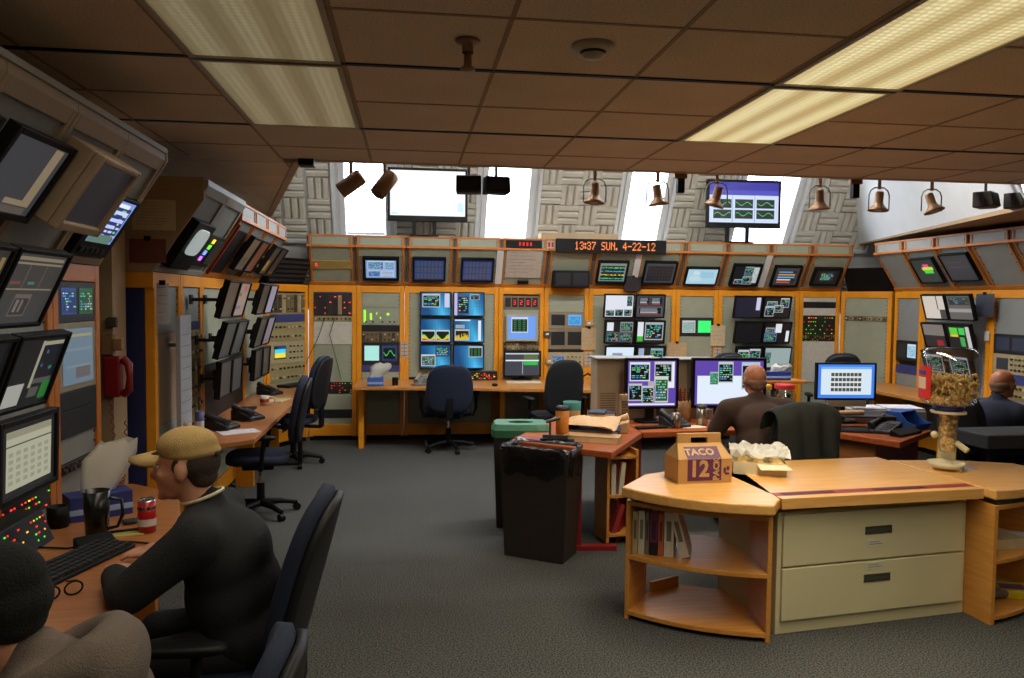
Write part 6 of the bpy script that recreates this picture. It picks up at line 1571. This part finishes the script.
# man in the khaki cap
t, M = person('man in a khaki cap and black jacket seated at the near desk', (-.50,2.78,0), -Q, (0,-.20,1.02), (0,-.26,1.165), ((.19,-.18,.965),(-.19,-.18,.965)),
    [((.22,-.38,.805),(.0,-.50,.795),(-1,-.25,0)),((-.25,-.26,.81),(-.25,-.42,.80),(.05,-1,-.05))], pelvis=(0,-.05,.58), yaw=R(-6), pitch=R(4))
blob('hair', shell_parts(M, [((0,.045,.015),(.079,.074,.070)),((0,.058,-.035),(.062,.046,.042)),((.060,.005,.015),(.021,.030,.042)),((-.060,.005,.015),(.021,.030,.042))]), 'hair_dark', t, .008, 2)
cap = blob('cap', shell_parts(M, [((0,.012,.074),(.084,.104,.066)),((0,.022,.05),(.086,.103,.034))]), 'cap_khaki', t, .008, 4)
q = G('cap_khaki'); n = 14; vs_ = []
for lay in (0,.007):
    for i in range(n+1):
        a = PI+PI*i/n
        vs_.append(tuple(M @ Vector((.078*math.cos(a), -.05+.055*math.sin(a)*1.0, .052+lay))))
        vs_.append(tuple(M @ Vector((.084*math.cos(a), -.072+.115*math.sin(a), .040+lay-.02*math.cos(a)**2))))
k = 2*(n+1)
fs_ = [(2*i,2*i+1,2*i+3,2*i+2) for i in range(n)]+[(k+2*i,k+2*i+2,k+2*i+3,k+2*i+1) for i in range(n)]+[(2*i+1,k+2*i+1,k+2*i+3,2*i+3) for i in range(n)]+[(2*i,2*i+2,k+2*i+2,k+2*i) for i in range(n)]
q.add(vs_, fs_, True); q.build('bill', cap)
q = G('cap_khaki'); q.ball(tuple(M @ Vector((0,.012,.147))), .008, 8, 6); q.build('cap_button', cap)
q = G('hair_dark'); q.xf(M); q.box(-.03,.03,.112,.122,.034,.05); q.build('back_strap', cap, bevel=.003)
q = G('tray_white'); q.tube([(.066*math.cos(a),-.205+.066*math.sin(a),1.062+.022*math.sin(a)) for a in [2*PI*i/20 for i in range(21)]], .006, 8); q.build('shirt_collar', t)
# hooded person at the bottom left
t, M = person('person in a grey hooded sweatshirt and black knit hat at the bottom left', (-.62,1.80,0), -Q, (0,-.20,.945), (0,-.29,1.075), ((.20,-.12,.86),(-.20,-.14,.86)),
    [((.27,-.30,.79),(.10,-.48,.785),(-.7,-.7,0)),((-.26,-.34,.80),(-.18,-.52,.785),(.2,-1,0))], top='hoodie_grey', pelvis=(0,.02,.56), pitch=R(8))
blob('knit_hat', shell_parts(M, [((0,.015,.05),(.094,.115,.085)),((0,.05,.0),(.090,.085,.07)),((0,.055,-.045),(.075,.06,.045))]), 'beanie', t, .008, 3)
hd_ = []
for i in range(13):
    a = -PI*.12 + PI*1.24*i/12
    c = (0+.115*math.cos(a), -.135+.105*math.sin(a), .955+.055*math.sin(a)-.02)
    if i: hd_.append(('c', pc_, c, .045,.045))
    pc_ = c
hd_ += [('e',(0,-.02,.93),(.12,.06,.10)),('e',(0,-.01,.86),(.10,.045,.09))]
blob('hood', hd_, 'hoodie_grey', t, .010, 3)
# bald man at the centre desk, seen from behind
t, M = person('bald man in a brown shirt seen from behind at the centre desk', (2.57,5.36,0), PI, (0,-.16,1.02), (0,-.20,1.165), ((.225,-.14,.95),(-.235,-.12,.95)),
    [((.28,-.22,.78),(.20,-.46,.79),(-.3,-1,0)),((-.30,-.24,.78),(-.16,-.48,.79),(.3,-1,0))], top='shirt_brown', skin='skin_tan', pelvis=(0,.02,.58))
blob('hair', shell_parts(M, [((0,.048,-.015),(.078,.066,.045)),((.062,.01,.0),(.022,.04,.035)),((-.062,.01,.0),(.022,.04,.035)),((0,.06,-.045),(.06,.045,.03))]), 'hair_grey', t, .008, 2)
# man at the right edge
t, M = person('balding man in a navy shirt seated at the right edge of the photo', (4.62,5.68,0), Q+R(15), (0,-.10,.97), (0,-.15,1.105), ((.20,-.08,.89),(-.20,-.08,.89)),
    [((.27,-.28,.74),(.16,-.50,.79),(-.2,-1,.1)),((-.27,-.26,.74),(-.14,-.48,.79),(.2,-1,.1))], top='shirt_navy', skin='skin_tan', pelvis=(0,.04,.57))
blob('hair', shell_parts(M, [((0,.045,.0),(.082,.070,.05)),((.06,.01,.0),(.024,.045,.04)),((-.06,.01,.0),(.024,.045,.04)),((0,.06,-.04),(.06,.045,.03))]), 'hair_grey', t, .008, 2)
# low cart in front of the right man
t = thing('equipment_cart', 'dark low cart with a grey flat box at the right edge', 'cart', (3.98,4.90,0), R(3))
q = G('black_plastic'); q.box(.05,.95,.03,.33,.06,.10); q.box(.05,.95,.03,.33,.70,.74)
for x in (.06,.90):
    for y in (.04,.28): q.box(x,x+.04,y,y+.04,.05,.72); q.cyl((x+.02,y+.02,0.0),(x+.02,y+.02,.06),.025,n=10)
q.build('frame', t, bevel=.004)
q = G('rack_dark'); q.box(.0,.95,.0,.36,.74,.84); q.build('flat_box', t, bevel=.01)
